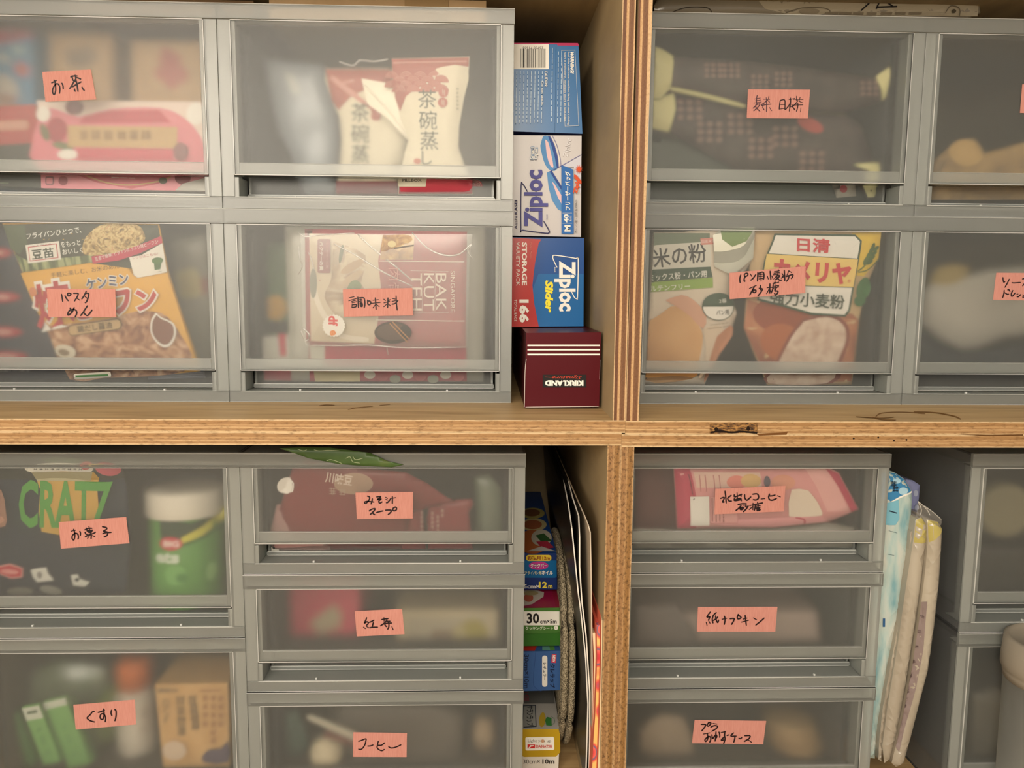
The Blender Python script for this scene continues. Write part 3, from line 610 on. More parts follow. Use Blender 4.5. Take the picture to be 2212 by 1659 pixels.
def scribble(f, cx, cy, s, m, seed, w=None, rot=0):
    """a blurred kanji-like cluster of strokes"""
    r = random.Random(seed); lv = f.lv + 1; f.lv = lv; w = w or s * .13
    for k in range(3): y = cy + (k - 1) * s * .32 + r.uniform(-.05, .05) * s; f.line([(cx - s * .42, y), (cx + s * .42, y + r.uniform(-.06, .06) * s)], w, m, sm=0, lv=lv)
    for k in range(2): x = cx + (k - .5) * s * r.uniform(.3, .6); f.line([(x, cy - s * .45), (x + r.uniform(-.1, .1) * s, cy + s * .45)], w, m, sm=0, lv=lv + .3)
WH, BK = c('f2efe6'), c('1d1a1a')
clear = film('clear_film', 'f4f2ea', .88, .3, .10)
fold_m = film('film_crease_glint', 'fffaf0', .55, .2, .45)

# ================================================================ top-left drawer: tea
z = zc(0, 0, 3.77)
def art(f):
    pk, rd = c('e0808c'), c('c34a58')
    f.poly(z((320, 960), (420, 880), (640, 950), (900, 890), (1300, 880), (1500, 960), (1640, 1120), (1700, 1330), (1690, 1400), (350, 1400)), pk, sm=3)
    f.poly(z((900, 905), (1300, 900), (1400, 1000), (640, 1005), (700, 940)), rd)
    f.oval(*z.p(610, 875), 20, 17, c('7d4345')); f.oval(*z.p(470, 1060), 22, 27, c('a83a44')); f.oval(*z.p(370, 1080), 9, 20, c('6f6a45'), -20); f.oval(*z.p(520, 1190), 24, 8, c('6c7245'), 10)
    f.oval(*z.p(360, 930), 15, 17, WH); f.oval(*z.p(560, 1260), 22, 11, WH); f.oval(*z.p(1600, 930), 20, 24, WH)
    f.rect(*z.p(560, 1030), *z.p(1450, 1205), c('c9a873'), .8)
    for i, x in enumerate((690, 790, 890, 1000, 1100, 1200)): scribble(f, *z.p(x, 1105), 20, c('8a6a3c'), i + 3, 4)
    f.rect(*z.p(640, 1215), *z.p(1420, 1300), c('cf5a68'), .8)
    f.oval(*z.p(1480, 1240), 16, 20, c('8c5a5c')); f.poly(z((345, 1400), (1690, 1430), (1690, 1560), (350, 1535)), c('e88a98'))
    f.poly(z((350, 1400), (1420, 1425), (1300, 1500), (1080, 1540), (800, 1490), (620, 1420)), c('c9505e'))
    f.line(z((680, 1420), (880, 1490), (1080, 1510), (1300, 1480), (1400, 1445)), 3, c('c9a25c'))
    dashes(f, *z.p(920, 1448), *z.p(1130, 1455), 3, c('f0c8c4'), 3)
    f.rect(*z.p(385, 1440), *z.p(455, 1510), c('8a4a58'), r=4); f.rect(*z.p(395, 1452), *z.p(445, 1500), c('e0808c'), r=3); f.oval(*z.p(530, 1475), 10, 10, c('b8606c'))
    f.oval(*z.p(1500, 1450), 17, 15, c('a03c48')); f.oval(*z.p(1340, 1475), 9, 7, c('5c5a3c')); f.oval(*z.p(1570, 1520), 9, 8, c('6a2c38')); f.poly(z((1440, 1555), (1500, 1500), (1690, 1450), (1690, 1560)), WH)
box('tea_carton', 'pink and white tea carton with a gold band, front right behind tape お茶', 'box', z((305, 820), (1665, 830), (1695, 1562), (350, 1532)), 12.35, 6, c('ecd9cd'), art=art, group='tea boxes in the top left drawer')
def art(f):
    f.poly(z((-100, 870), (300, 850), (320, 1160), (-100, 1190)), c('b04a44')); f.rect(*z.p(-40, 985), *z.p(235, 1060), c('cf9a86'), -2, r=6)
    dashes(f, *z.p(-30, 1490), *z.p(80, 1492), 3, c('7c8570'), 4)
box('tea_carton', 'dark green and red tea carton at the far left, beside the pink one', 'box', z((-120, 872), (298, 850), (338, 1530), (-120, 1515)), 12.5, 5, c('3c4136'), art=art, group='tea boxes in the top left drawer')
def art(f):
    f.poly(z((-140, 195), (260, 200), (285, 300), (60, 345), (-140, 380)), c('b8485c')); f.oval(*z.p(20, 760), 36, 40, c('c9c0b2')); f.oval(*z.p(60, 820), 22, 14, c('b08878'))
    f.oval(*z.p(185, 570), 15, 15, c('d0665e')); f.oval(*z.p(40, 480), 12, 9, c('c4c6b4')); f.oval(*z.p(160, 410), 16, 11, c('9fc0c8'))
box('tea_carton', 'blue tea carton with a pink top band and orange dot, back left', 'box', z((-140, 195), (280, 205), (310, 1600), (-140, 1600)), 17.6, 6, c('5c90b4'), art=art, group='tea boxes in the top left drawer')
kraft = noisy('kraft_card', [(.3, 'b3946b'), (.7, 'c6a67c')], 40, rough=.8)
def art(f):
    f.oval(*z.p(660, 470), 36, 24, c('8f7d66')); f.rect(*z.p(540, 390), *z.p(800, 420), c('9b8568')); f.oval(*z.p(700, 740), 26, 18, c('a58c6c'))
box('tea_carton', 'plain kraft carton with faint grey print, behind tape お茶', 'box', z((410, 210), (915, 215), (925, 1640), (430, 1640)), 18.2, 5, kraft, art=art, group='tea boxes in the top left drawer')
def art(f):
    for i, (x, y, r) in enumerate(((1390, 500, 24), (1330, 600, 18), (1450, 610, 22), (1400, 680, 14), (1360, 430, 12))): f.oval(*z.p(x, y), r, r * .9, c('b8685c'))
box('tea_carton', 'kraft carton with a red round print, at the right of the tea drawer', 'box', z((1075, 335), (1660, 345), (1680, 1660), (1090, 1650)), 17.2, 5, kraft, art=art, group='tea boxes in the top left drawer')

# ================================================================ pasta drawer
z = zc(0, 430, 3.53)
food = noisy('stir_fry_print', [(.25, '54352a'), (.42, '8c5a3e'), (.55, 'b98a66'), (.68, 'd9b592'), (.8, '7a4030')], 75, (1, 1, 1.2), .45, 5, dist=1.2)
noodle = noisy('noodle_print', [(.3, '5b4a26'), (.45, 'a98a4c'), (.58, 'd8c187'), (.72, 'c08a58')], 150, (1, 1, 1), .5, 5, dist=2.2)
stem = noisy('sprout_print', [(.3, '39432c'), (.5, '5f6e42'), (.62, 'a3ad7c')], 90, (3, 1, .35), .5, 3)
red, yel, navy = c('c23a44'), c('e8b24a'), c('2a3c6c')
OUT = z((20, 185), (600, 175), (1215, 190), (1290, 560), (1385, 860), (1500, 1200), (1530, 1312), (1000, 1345), (548, 1372), (400, 1050), (290, 820), (175, 560))
def art(f):
    f.poly(z((28, 195), (600, 183), (1208, 198), (1282, 565), (700, 480), (180, 558)), c('42483a'))
    f.poly(z((120, 420), (240, 470), (720, 420), (720, 478), (180, 556)), stem); f.poly(z((30, 200), (200, 200), (230, 330), (160, 420), (90, 380)), c('566349'))
    f.poly(z((640, 400), (670, 290), (760, 205), (860, 185), (960, 185), (1060, 200), (1110, 250), (1120, 310), (1050, 360), (900, 430), (700, 425)), noodle, sm=3)
    f.text('フライパンひとつで、', *z.p(430, 255), WH, w=118, h=13, rot=-7, bold=.01)
    f.rect(*z.p(225, 330), *z.p(482, 470), WH, -7); f.rect(*z.p(243, 345), *z.p(464, 456), red, -7); f.rect(*z.p(249, 351), *z.p(458, 450), WH, -7)
    f.text('豆苗', *z.p(353, 408), c('2c3a2a'), w=48, h=22, rot=-7, bold=.02); f.text('とう びょう', *z.p(345, 345), c('2c3a2a'), w=40, h=4, rot=-7)
    f.text('をもっと', *z.p(565, 332), WH, w=42, h=12, rot=-7, bold=.01); f.text('おいしく', *z.p(580, 388), WH, w=44, h=12, rot=-7, bold=.01)
    f.poly(z((722, 430), (900, 405), (1080, 345), (1240, 278), (1250, 330), (1090, 405), (930, 460), (735, 485)), c('c43a58'))
    f.text('豆苗で簡単! ビタミンたっぷり焼ビーフン', *z.p(985, 384), WH, w=138, h=8.5, rot=-16)
    f.poly(z((1010, 435), (1100, 420), (1250, 332), (1285, 552), (1075, 590), (1045, 570)), WH); f.text('レシピはこちら!', *z.p(1130, 425), c('b83248'), w=52, h=6, rot=-10)
    f.poly(z((1195, 470), (1250, 462), (1240, 530), (1250, 545), (1205, 548), (1200, 520)), c('3f6a38')); f.oval(*z.p(1220, 462), 11, 7, c('4f7a40')); f.rect(*z.p(1198, 530), *z.p(1250, 545), WH, -8)
    f.poly(z((180, 560), (480, 518), (720, 480), (1000, 515), (1045, 570), (1075, 592), (1290, 555), (1385, 860), (1495, 1200), (1520, 1305), (1150, 1340), (420, 1050), (290, 820)), yel)
    f.text('手軽に楽しむ、お米のめん', *z.p(682, 535), c('5c4420'), w=148, h=11, rot=-8)
    f.poly(z((330, 880), (400, 950), (560, 935), (850, 900), (1060, 842), (1250, 850), (1340, 930), (1400, 1030), (1480, 1180), (1420, 1300), (1180, 1338), (800, 1352), (555, 1365), (410, 1060)), food, sm=2)
    f.text('ケンミン', *z.p(850, 617), navy, w=92, h=25, rot=-9, bold=.03, edge=WH, ew=.06)
    f.text('焼', *z.p(440, 790), red, w=86, h=98, rot=-9, bold=.025, edge=WH, ew=.05); f.text('ビー', *z.p(740, 800), red, w=70, h=50, rot=-9, bold=.05, edge=WH, ew=.05)
    f.text('フ', *z.p(965, 768), red, w=42, h=52, rot=-9, bold=.05, edge=WH, ew=.06); f.text('ン', *z.p(1150, 748), red, w=46, h=46, rot=-9, bold=.05, edge=WH, ew=.06)
    f.rect(*z.p(562, 915), *z.p(965, 998), c('5c4a30'), -8, r=9); f.rect(*z.p(568, 921), *z.p(959, 992), c('c8a878'), -8, r=8); f.text('鶏だし醤油', *z.p(762, 955), c('2e2418'), w=74, h=15, rot=-8, bold=.01)
    cup = z((1225, 845), (1190, 900), (1185, 990), (1220, 1060), (1280, 1105), (1335, 1090), (1370, 1020), (1360, 940), (1310, 900), (1265, 880))
    f.poly(cup, WH, sm=3); f.poly([(x * .86 + 360 * .14, y * .86 + 705 * .14) for x, y in cup], c('855a4c'), sm=3)
    f.oval(*z.p(540, 1140), 24, 15, c('d8cdb8'), 8); f.oval(*z.p(530, 1145), 13, 7, c('8c7a64'), 8)
    f.rect(*z.p(600, 1300), *z.p(880, 1345), WH, -4, r=4); dashes(f, *z.p(620, 1327), *z.p(860, 1318), 7, c('5a8a5c'), 8, 2); f.oval(*z.p(300, 690), 9, 10, c('d88a5a'))
bag('noodle_packet', 'yellow rice noodle packet with red lettering and sprouts photo, behind tape パスタ めん', 'food packet', OUT, 12.9, 10.0, c('e8b24a', .35), .35, 40, .03, 3, art, step=12)
def art(f):
    for x, y, w in ((15, 410, 26), (30, 745, 40), (45, 1010, 42), (80, 1195, 44)):
        f.oval(*z.p(x, y), w, 12, c('9c2c38')); f.oval(*z.p(x - 20, y), w * .62, 6, c('c88a84'))
    f.text('SPAGHETTI N°5', *z.p(80, 1300), c('b8bcc0'), w=92, h=5.5, bold=.01)
bag('pasta_packet', 'navy spaghetti packet with red ovals at far left behind the noodle packet', 'food packet', z((-120, 190), (150, 190), (300, 700), (430, 1000), (600, 1350), (300, 1380), (-120, 1370)), 14.0, 13.2, c('2d3140', .35), .3, 40, .03, 4, art)
def art(f):
    f.poly(z((1330, 560), (1500, 520), (1570, 640), (1540, 740), (1380, 760)), c('d9c98c')); f.poly(z((1545, 600), (1600, 600), (1600, 720), (1560, 730)), c('a8505c'))  # yellowish area is the bag's highlight, painted into its colour
bag('foil_bag', 'silver grey bag with a yellowish patch behind the noodle packet, right', 'bag', z((1290, 300), (1580, 260), (1620, 700), (1620, 1400), (1400, 1420), (1340, 1000)), 19, 18, c('a8a594', .25, .6), .7, 50, .2, 5, art)
b = MB(); q = z((1130, 1322), (1555, 1300), (1570, 1362), (1130, 1376)); f = vface(b, 12.75); carton(b, f, q, 3, c('39404f'))
for k in range(3): f.line(z((1150, 1345 + k * 12), (1550, 1320 + k * 14)), 1.6, c('7c8494'), sm=0)
goods(b, 'paper_sachet', 'thin dark blue sachet lying under the yellow noodle packet', 'sachet')

# ================================================================ savoury custard drawer (no tape)
z = zc(460, 0, 3.3)
cream, rust, rose = c('efe8cf', .4), c('b5655a', .4), c('d79a8e', .4)
def waves(f, cx, cy, R, rows, cols, m1, m2):
    for r in range(rows):
        for k in range(cols):
            x = cx + (k - (cols - 1) / 2) * R * 1.9 + (R * .95 if r % 2 else 0); y = cy + r * R * .62
            pts = lambda q: [(x + q * math.cos(a * math.pi / 10), y - q * math.sin(a * math.pi / 10)) for a in range(11)]
            f.poly(pts(R), m1, lv=2 + r * .3); 
            for q in (.82, .58, .34): f.line(pts(R * q), R * .09, m2, sm=0, lv=2.15 + r * .3)
def sachet_art(o, blur):
    def art(f):
        X = lambda x, y: z.p(x + o, y)
        if not blur:
            f.poly(z((1275, 420), (1825, 410), (1822, 478), (1600, 490), (1500, 600), (1380, 690), (1335, 800), (1300, 700), (1280, 500)), rust)
            waves(f, *z.p(1430, 560), 16, 4, 4, rust, rose)
            f.poly(z((1620, 485), (1822, 478), (1790, 700), (1755, 900), (1745, 1060), (1700, 1160), (1365, 1160), (1400, 1000), (1330, 820), (1400, 700), (1500, 620)), cream, sm=2)
            f.rect(*z.p(1285, 440), *z.p(1810, 452), rose, -1)
        else:
            f.poly(z((805, 495), (1265, 495), (1285, 640), (1200, 600), (1000, 690), (900, 790), (850, 720)), rust)
            f.poly(z((850, 530), (1020, 660), (1180, 790), (1150, 800), (980, 680), (830, 560)), rose); f.poly(z((900, 600), (1010, 570), (1020, 585), (920, 612)), rose)
        ink = c('57605a')
        for ch, x, y in (('茶', 1530, 710), ('碗', 1535, 860), ('蒸', 1545, 1005), ('し', 1528, 1128)): f.text(ch, *(X(x, y) if not blur else z.p(1058, y + 95)), ink, h=40 if ch != 'し' else 30, w=39 if ch != 'し' else 22)
        st = c('c07068')
        for x, y in (((1645, 665), (1640, 735)) if not blur else ((1170, 830), (1172, 800))): f.oval(*z.p(x, y), 10.5, 10.5, st)
        if not blur:
            for x, y in ((1640, 660), (1652, 668), (1636, 735), (1648, 738)): f.line(z((x, y - 18), (x + 2, y + 18)), 1.5, cream)
            for k in range(6): scribble(f, *z.p(1745, 640 + k * 28), 6, c('a8a48c'), k, 1)
            f.oval(*z.p(1462, 1150), 8, 6, c('d08878'))
            f.poly(z((1335, 1262), (1850, 1262), (1850, 1380), (1328, 1380)), c('b84450', .3)); waves(f, *z.p(1700, 1300), 14, 2, 4, c('b84450', .3), rose)
            f.poly(z((1322, 1262), (1530, 1262), (1520, 1330), (1322, 1330)), c('dcd6c0')); f.text('PILLBOX', *z.p(1425, 1284), c('54504a'), w=42, h=6, bold=.02)
        else: f.poly(z((880, 1290), (1320, 1290), (1320, 1380), (880, 1380)), c('a8505a', .3))
    return art
bag('custard_sachet', 'cream savoury custard sachet lettered 茶碗蒸し clearly, right of its pair', 'food packet', z((1275, 418), (1830, 405), (1825, 480), (1790, 700), (1755, 900), (1750, 1050), (1800, 1200), (1855, 1385), (1320, 1388), (1330, 1250), (1392, 1000), (1300, 700), (1278, 500)), 12.45, 10.9, cream, .4, 28, .06, 6, sachet_art(0, 0), 'custard sachets')
bag('custard_sachet', 'cream savoury custard sachet with crumpled red top, left of its pair', 'food packet', z((802, 490), (1270, 488), (1300, 640), (1395, 900), (1398, 1010), (1330, 1250), (1322, 1388), (872, 1388), (905, 1160), (915, 1000), (900, 830), (850, 720), (800, 570)), 14.6, 12.8, cream, .6, 28, .12, 7, sachet_art(0, 1), 'custard sachets')
def art(f): f.poly(z((520, 520), (600, 560), (640, 680), (580, 680)), c('d0d4d0', .3))  # pale patch paints the highlight on the bag
bag('foil_bag', 'silvery blue bag at the left of the custard sachets', 'bag', z((362, 420), (800, 470), (905, 840), (900, 1160), (870, 1420), (660, 1420), (560, 1100), (480, 950), (430, 780), (390, 580)), 18.4, 17.4, c('a3adb4', .3, .6), .9, 40, .25, 8, art)
b = MB(); f = tface(b, z.p(1200, 1000), z.p(1400, 1000), z.p(1200, 500), 12.0, 11.4)
f.poly(z((1060, 560), (1280, 600), (1395, 900), (1390, 1000), (1250, 850), (1100, 740)), c('efe8cf', .25, .6)); pts = z((1080, 610), (1200, 730), (1300, 850), (1385, 980))
b.tube([f.pos(*p, 1) for p in smooth_line(pts)], .09, c('f4eed8', .25, .6)); pts = z((900, 440), (1000, 470), (1050, 430), (1150, 440), (1250, 420)); b.tube([f.pos(*p, 1) for p in smooth_line(pts)], .05, fold_m)
b.build('folded_flap', bpy.data.objects['custard_sachet.001'], 'crumpled cream film flap')

# ================================================================ seasoning drawer
z = zc(460, 430, 3.3)
crim = c('a83a48', .3)
ribs = noisy('spare_rib_print', [(.3, '6d4f3c'), (.48, 'b39a7c'), (.6, 'dccbaa'), (.75, '8a6448')], 45, (1, 1, 1), .4, 4, dist=1.)
spice = noisy('spice_print', [(.3, '7a4a28'), (.5, 'b98a4c'), (.7, 'e0c07a')], 110, (1, 1, 1), .4, 4, dist=1.)
def art(f):
    L = c('e9ded2', .35)
    f.poly(z((690, 245), (1215, 255), (1180, 440), (1200, 620), (1180, 860), (1150, 1030), (700, 1010)), c('d9c9ac', .3)); f.poly(z((860, 300), (1090, 400), (1060, 600), (1120, 700), (920, 840), (800, 700), (850, 560)), ribs, sm=3)
    f.line(z((720, 520), (735, 680), (800, 830), (920, 970), (1100, 1000)), 11, c('eee4d2', .3)); f.oval(*z.p(720, 600), 8, 32, c('7c8070')); f.oval(*z.p(905, 400), 12, 22, c('b9a58c'), 20); f.oval(*z.p(920, 390), 4, 20, c('48583c'), 10)
    f.oval(*z.p(990, 570), 30, 9, c('cbb08c'), -38); f.oval(*z.p(1000, 480), 28, 9, c('bfa07c'), -30)
    f.poly(z((960, 640), (985, 590), (1030, 575), (1065, 610), (1050, 640)), c('5c7a3c'), sm=2)
    f.rect(*z.p(752, 285), *z.p(845, 525), c('8c3040', .3), r=4); f.text('バクテーの素', *z.p(780, 405), L, w=62, h=9, rot=90, bold=.02); f.text('シンガポール風', *z.p(822, 400), c('d8a8a0'), w=56, h=5, rot=90)
    f.poly(z((1215, 258), (1440, 250), (1430, 430), (1195, 430)), spice); f.line(z((1300, 350), (1430, 330)), 5, c('4a3020')); f.oval(*z.p(1280, 320), 9, 7, c('ecd9a0'))
    for a, e in (((1190, 440), (1790, 446)), ((1170, 856), (1790, 866))): f.line(z(a, e), 2.6, L)
    f.line(z((1410, 508), (1680, 514)), 1, L); f.line(z((1410, 800), (1680, 803)), 1, L); f.line(z((1588, 525), (1585, 795)), 1, L); f.line(z((1500, 525), (1497, 795)), 1, L)
    for t, x in (('BAK', 1630), ('KUT', 1543), ('TEH', 1457)): f.text(t, *z.p(x, 658), L, w=80, h=22, rot=90)
    f.text('SINGAPORE', *z.p(1712, 656), L, w=89, h=9, rot=90); f.text('肉骨茶', *z.p(1298, 640), c('d0a09c'), w=92, h=24, rot=90)
    f.oval(*z.p(1290, 945), 40, 24, c('3a2a24')); f.oval(*z.p(1290, 940), 34, 18, c('5a4438')); f.oval(*z.p(1375, 935), 11, 14, c('2c2220'))
    for a, e in (((1270, 880), (1390, 1010)), ((1290, 870), (1400, 985))): f.line(z(a, e), 4, c('b07848'))
    n = 22; f.poly([(725 + (25 if k % 2 else 22.5) * math.cos(2 * math.pi * k / 44), 701 + (25 if k % 2 else 22.5) * math.sin(2 * math.pi * k / 44)) for k in range(44)], WH)
    f.text('df', *z.p(870, 860), c('d83a3a'), w=22, h=20, rot=90, bold=.04); f.text('e', *z.p(868, 945), c('e88a3a'), w=12, h=13, rot=90, bold=.04)
sp = bag('soup_packet', 'dark red BAK KUT TEH soup packet in clear wrap, lying sideways', 'food packet', z((655, 212), (1812, 232), (1800, 1052), (665, 1020)), 10.95, 10.15, crim, .22, 40, .03, 9, art, step=16)
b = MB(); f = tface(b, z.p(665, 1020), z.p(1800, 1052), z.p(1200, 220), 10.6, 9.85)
def glint_crease(pts, r=.05): b.tube([f.pos(*p, 1) + Vector((0, -.03 * math.sin(i), 0)) for i, p in enumerate(smooth_line(z(*pts), 4))], [r * (.5 + .5 * math.sin(math.pi * (i + .5) / (len(smooth_line(z(*pts), 4))))) for i in range(len(smooth_line(z(*pts), 4)))], fold_m, 6)  # film folds laid along the wrapper's glints, whitened to carry them
for q, r in ((((615, 240), (660, 268), (760, 255), (900, 248), (1010, 242)), .06), (((1030, 250), (1150, 360), (1300, 480), (1430, 590)), .1), (((860, 320), (1000, 390), (1180, 500), (1290, 560), (1420, 620)), .08), (((1420, 240), (1530, 350), (1650, 400), (1760, 390), (1850, 310)), .09), (((1850, 310), (1820, 370), (1850, 425)), .06), (((610, 540), (640, 480), (620, 420), (610, 330)), .05), (((625, 930), (660, 1010), (690, 970), (640, 920)), .08), (((690, 1040), (900, 1045), (1100, 1040), (1390, 1060), (1800, 1055)), .05), (((1240, 1060), (1250, 1110)), .05), (((720, 500), (700, 420), (680, 380)), .06)): glint_crease(q, r)
pl = z((625, 245), (1850, 250), (1830, 420), (1812, 1060), (660, 1040), (640, 900)); fb = Face(b, f.p0, f.n, bulge=pillow(pl, .18, 45, .05, 12)); fb.mb = b
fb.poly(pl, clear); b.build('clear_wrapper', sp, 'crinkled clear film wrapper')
def art(f):
    f.poly(z((690, 1040), (800, 1045), (800, 1220), (700, 1220)), c('c9c8ba')); f.poly(z((720, 1225), (1050, 1225), (1050, 1300), (730, 1300)), c('b9ab84')); 
    for i in range(8): f.oval(*z.p(1120 + i * 90, 1250 + 15 * (i % 3)), 12, 9, c(('c8bfb2', 'a04a50', '8a8a7c')[i % 3]))
bag('soup_packet', 'second dark red soup packet standing lower behind the wrapped one', 'food packet', z((680, 700), (1800, 700), (1810, 1300), (690, 1300)), 12.5, 12.0, c('b0505c', .3), .15, 40, .03, 13, art, step=18)
def art(f):
    f.oval(*z.p(458, 770), 24, 26, c('c89a3c')); f.poly(z((250, 860), (620, 860), (620, 960), (250, 960)), c('3c4038'))
bag('green_pouch', 'dark green pouch with a yellow disc at the left of the seasoning drawer', 'food packet', z((250, 330), (600, 300), (640, 700), (620, 1340), (270, 1340), (230, 800)), 17.5, 16.6, c('4f6a48', .4), .5, 40, .1, 14, art)
def art(f): f.poly(z((465, 960), (520, 960), (525, 1120), (480, 1120)), c('b83a4c')); f.poly(z((330, 1215), (640, 1215), (640, 1300), (330, 1290)), c('a84a54'))
box('sachet_box', 'small white box with red stripes at the bottom left of the seasoning drawer', 'box', z((330, 985), (650, 965), (655, 1310), (330, 1310)), 14.2, 2.2, c('c2c0b4'), art=art)
def art(f): 
    for k in range(6): scribble(f, *z.p(585, 840 + k * 24), 6, c('8c8c80'), k, 1)
bag('zip_bag', 'pale clear bag standing behind the red soup packet', 'bag', z((512, 190), (1230, 200), (1940, 195), (1935, 700), (1930, 1320), (560, 1320), (530, 700)), 14.0, 13.4, film('hazy_film', 'dcdacb', .9, .3, .55), .3, 40, .08, 15, art, step=22)

# ================================================================ barley tea drawer
z = zc(1360, 0, 2.596)
dark_leaf = noisy('dark_leaf_print', [(.3, '37302d'), (.6, '4c433e'), (.8, '5a4e48')], 60, rough=.4)
pyel, pnk = c('e6e0a4', .35), c('846a62', .5)
def stampy(f, pts, s, seed):
    for i, (x, y) in enumerate(pts):
        f.lv = 2; X, Y = z.p(x, y)
        for k in range(9): f.oval(X + (k % 3 - 1) * s * .36, Y + (k // 3 - 1) * s * .3, s * .14, s * .12, pnk, n=8, lv=3)
def art(f):
    f.poly(z((80, 252), (170, 272), (245, 317), (235, 400), (225, 500), (170, 556), (80, 556)), pyel); f.poly(z((1372, 434), (1500, 344), (1530, 420), (1526, 490), (1412, 568), (1395, 500)), pyel); f.line(z((235, 500), (440, 545), (640, 598)), 8, pyel)
    stampy(f, ((460, 400), (560, 400), (720, 465), (850, 450), (1330, 500)), 40, 1)
bag('tea_bag_packet', 'dark long packet with pale yellow ends, upper of two behind tape 麦茶', 'food packet', z((80, 250), (170, 270), (245, 315), (700, 345), (1370, 432), (1500, 340), (1535, 420), (1530, 490), (1412, 572), (1200, 640), (640, 605), (230, 505), (170, 560), (80, 560)), 12.6, 12.0, dark_leaf, .45, 26, .1, 16, art, 'barley tea packets')
def art(f):
    f.poly(z((80, 543), (160, 548), (246, 524), (250, 620), (218, 742), (190, 735), (80, 712)), pyel); f.poly(z((1240, 925), (1370, 914), (1452, 918), (1438, 1000), (1370, 1106), (1332, 1108), (1300, 1040), (1330, 960)), pyel); f.line(z((900, 618), (1050, 625), (1200, 636)), 7, pyel)
    stampy(f, ((440, 745), (330, 620), (610, 700), (725, 835), (860, 770), (1010, 910)), 56, 2); f.oval(*z.p(1000, 705), 30, 14, c('b5544c'), 25)
bag('tea_bag_packet', 'dark long packet with pale yellow ends, lower of two behind tape 麦茶', 'food packet', z((80, 540), (160, 545), (250, 520), (640, 605), (1200, 632), (1300, 700), (1370, 910), (1455, 915), (1440, 1000), (1370, 1110), (1330, 1112), (1250, 1000), (1100, 990), (600, 960), (220, 745), (190, 738), (80, 715)), 13.2, 12.8, dark_leaf, .45, 26, .1, 17, art, 'barley tea packets')
bag('dark_pouch', 'grey green pouch at the bottom of the barley tea drawer', 'food packet', z((100, 760), (600, 830), (1200, 940), (1330, 1000), (1330, 1120), (100, 1120)), 14.2, 13.9, c('545c52', .4), .3, 40, .1, 18)
bag('small_sachet', 'small white sachet with a red spot beside the yellow packet end', 'sachet', z((1130, 1020), (1260, 1010), (1270, 1100), (1160, 1110)), 12.55, 12.45, c('b9b4a4'), .1, 15, .02, 19, lambda f: f.oval(*z.p(1195, 1060), 8, 8, c('b8404c')))
tan_m = noisy('tan_pasta_print', [(.3, '7d6544'), (.6, 'a98c5c'), (.8, 'c4a878')], 50, rough=.4)
def art(f):
    for k in range(7): f.line(z((1688 + k * 9, 1000 - k * 16), (1730 + k * 6, 960 - k * 10)), 2, c('6a563c'), sm=0)
    f.oval(*z.p(1870, 860), 36, 30, c('c2a26a', .3))
bag('pasta_bag', 'tan bag of dry goods in the top right drawer with cut off tape', 'food packet', z((1688, 920), (1750, 860), (1850, 790), (1930, 775), (1990, 860), (2200, 800), (2420, 780), (2420, 1120), (1688, 1120)), 12.6, 12.4, tan_m, .5, 24, .15, 20, art)

# ================================================================ flour drawer
z = zc(1360, 430, 2.596)
crumb = noisy('bread_crumb_print', [(.3, 'bfa08c'), (.6, 'dcc7b4'), (.8, 'e8d8c6')], 90, rough=.5)
crust = noisy('bread_crust_print', [(.3, '8a4a34'), (.5, 'b5714e'), (.7, 'cf9468')], 22, rough=.5, detail=2)
G = c('33503c'); LG = c('8fb04c')
def art(f):
    f.poly(z((660, 560), (830, 560), (1240, 640), (1280, 680), (1240, 1020), (770, 1025), (640, 720)), crust); f.oval(*z.p(840, 640), 60, 40, c('9c5038')); f.oval(*z.p(850, 800), 50, 40, c('b8683f'), 20)
    f.poly(z((960, 665), (1100, 640), (1195, 680), (1222, 770), (1180, 900), (1130, 1030), (765, 1030), (800, 930), (880, 760)), c('8c4a3c'), sm=3); f.poly(z((965, 680), (1090, 655), (1180, 695), (1200, 780), (1155, 900), (1100, 1030), (775, 1030), (815, 930), (895, 770)), crumb, sm=3)
    f.poly(z((1240, 190), (1405, 185), (1390, 330), (1300, 430), (1225, 420)), c('e8c444')); f.line(z((1265, 400), (1310, 360), (1360, 260)), 3, c('4c6a34'))
    for k in range(4): f.oval(*z.p(1305 + k * 14, 345 - k * 27), 9, 4, c('4c6a34'), -70); f.oval(*z.p(1330 + k * 12, 350 - k * 25), 9, 4, c('4c6a34'), -30)
    f.line(z((1262, 405), (1320, 390), (1390, 330)), 2.5, c('4c6a34')); f.oval(*z.p(1295, 500), 16, 26, c('3f7040'), 15); f.oval(*z.p(1275, 565), 14, 12, c('3f7040'))
    A = z((800, 190), (1250, 196), (1282, 230), (1215, 620), (1190, 652), (1000, 640), (820, 590), (700, 560), (740, 330)); f.poly(A, G)
    f.poly(z((806, 200), (1246, 206), (1270, 235), (1205, 612), (1184, 640), (1002, 628), (825, 578), (710, 550), (750, 330)), WH)
    f.poly(z((752, 300), (1258, 330), (1232, 488), (722, 470)), c('f2d27a')); f.line(z((752, 300), (1258, 330)), 2, G, sm=0); f.line(z((722, 470), (1232, 488)), 2, G, sm=0)
    r = c('d23a44'); f.text('日清', *z.p(1010, 254), r, w=70, h=30, rot=3, bold=.03); f.text('カメリヤ', *z.p(1000, 400), r, w=168, h=46, rot=4, bold=.05); f.text('®', *z.p(1207, 452), r, h=7)
    f.text('強力小麦粉', *z.p(975, 556), c('3c4a3c'), w=160, h=31, rot=4, bold=.02)
bag('flour_bag', 'bread flour bag with white, yellow and red カメリヤ label and bread photo', 'food packet', z((690, 178), (850, 168), (1120, 176), (1400, 182), (1392, 330), (1320, 500), (1285, 680), (1245, 1040), (770, 1045), (640, 720), (660, 480)), 12.7, 10.4, c('d8b98c', .35), .4, 30, .05, 21, art, 'flour bags')
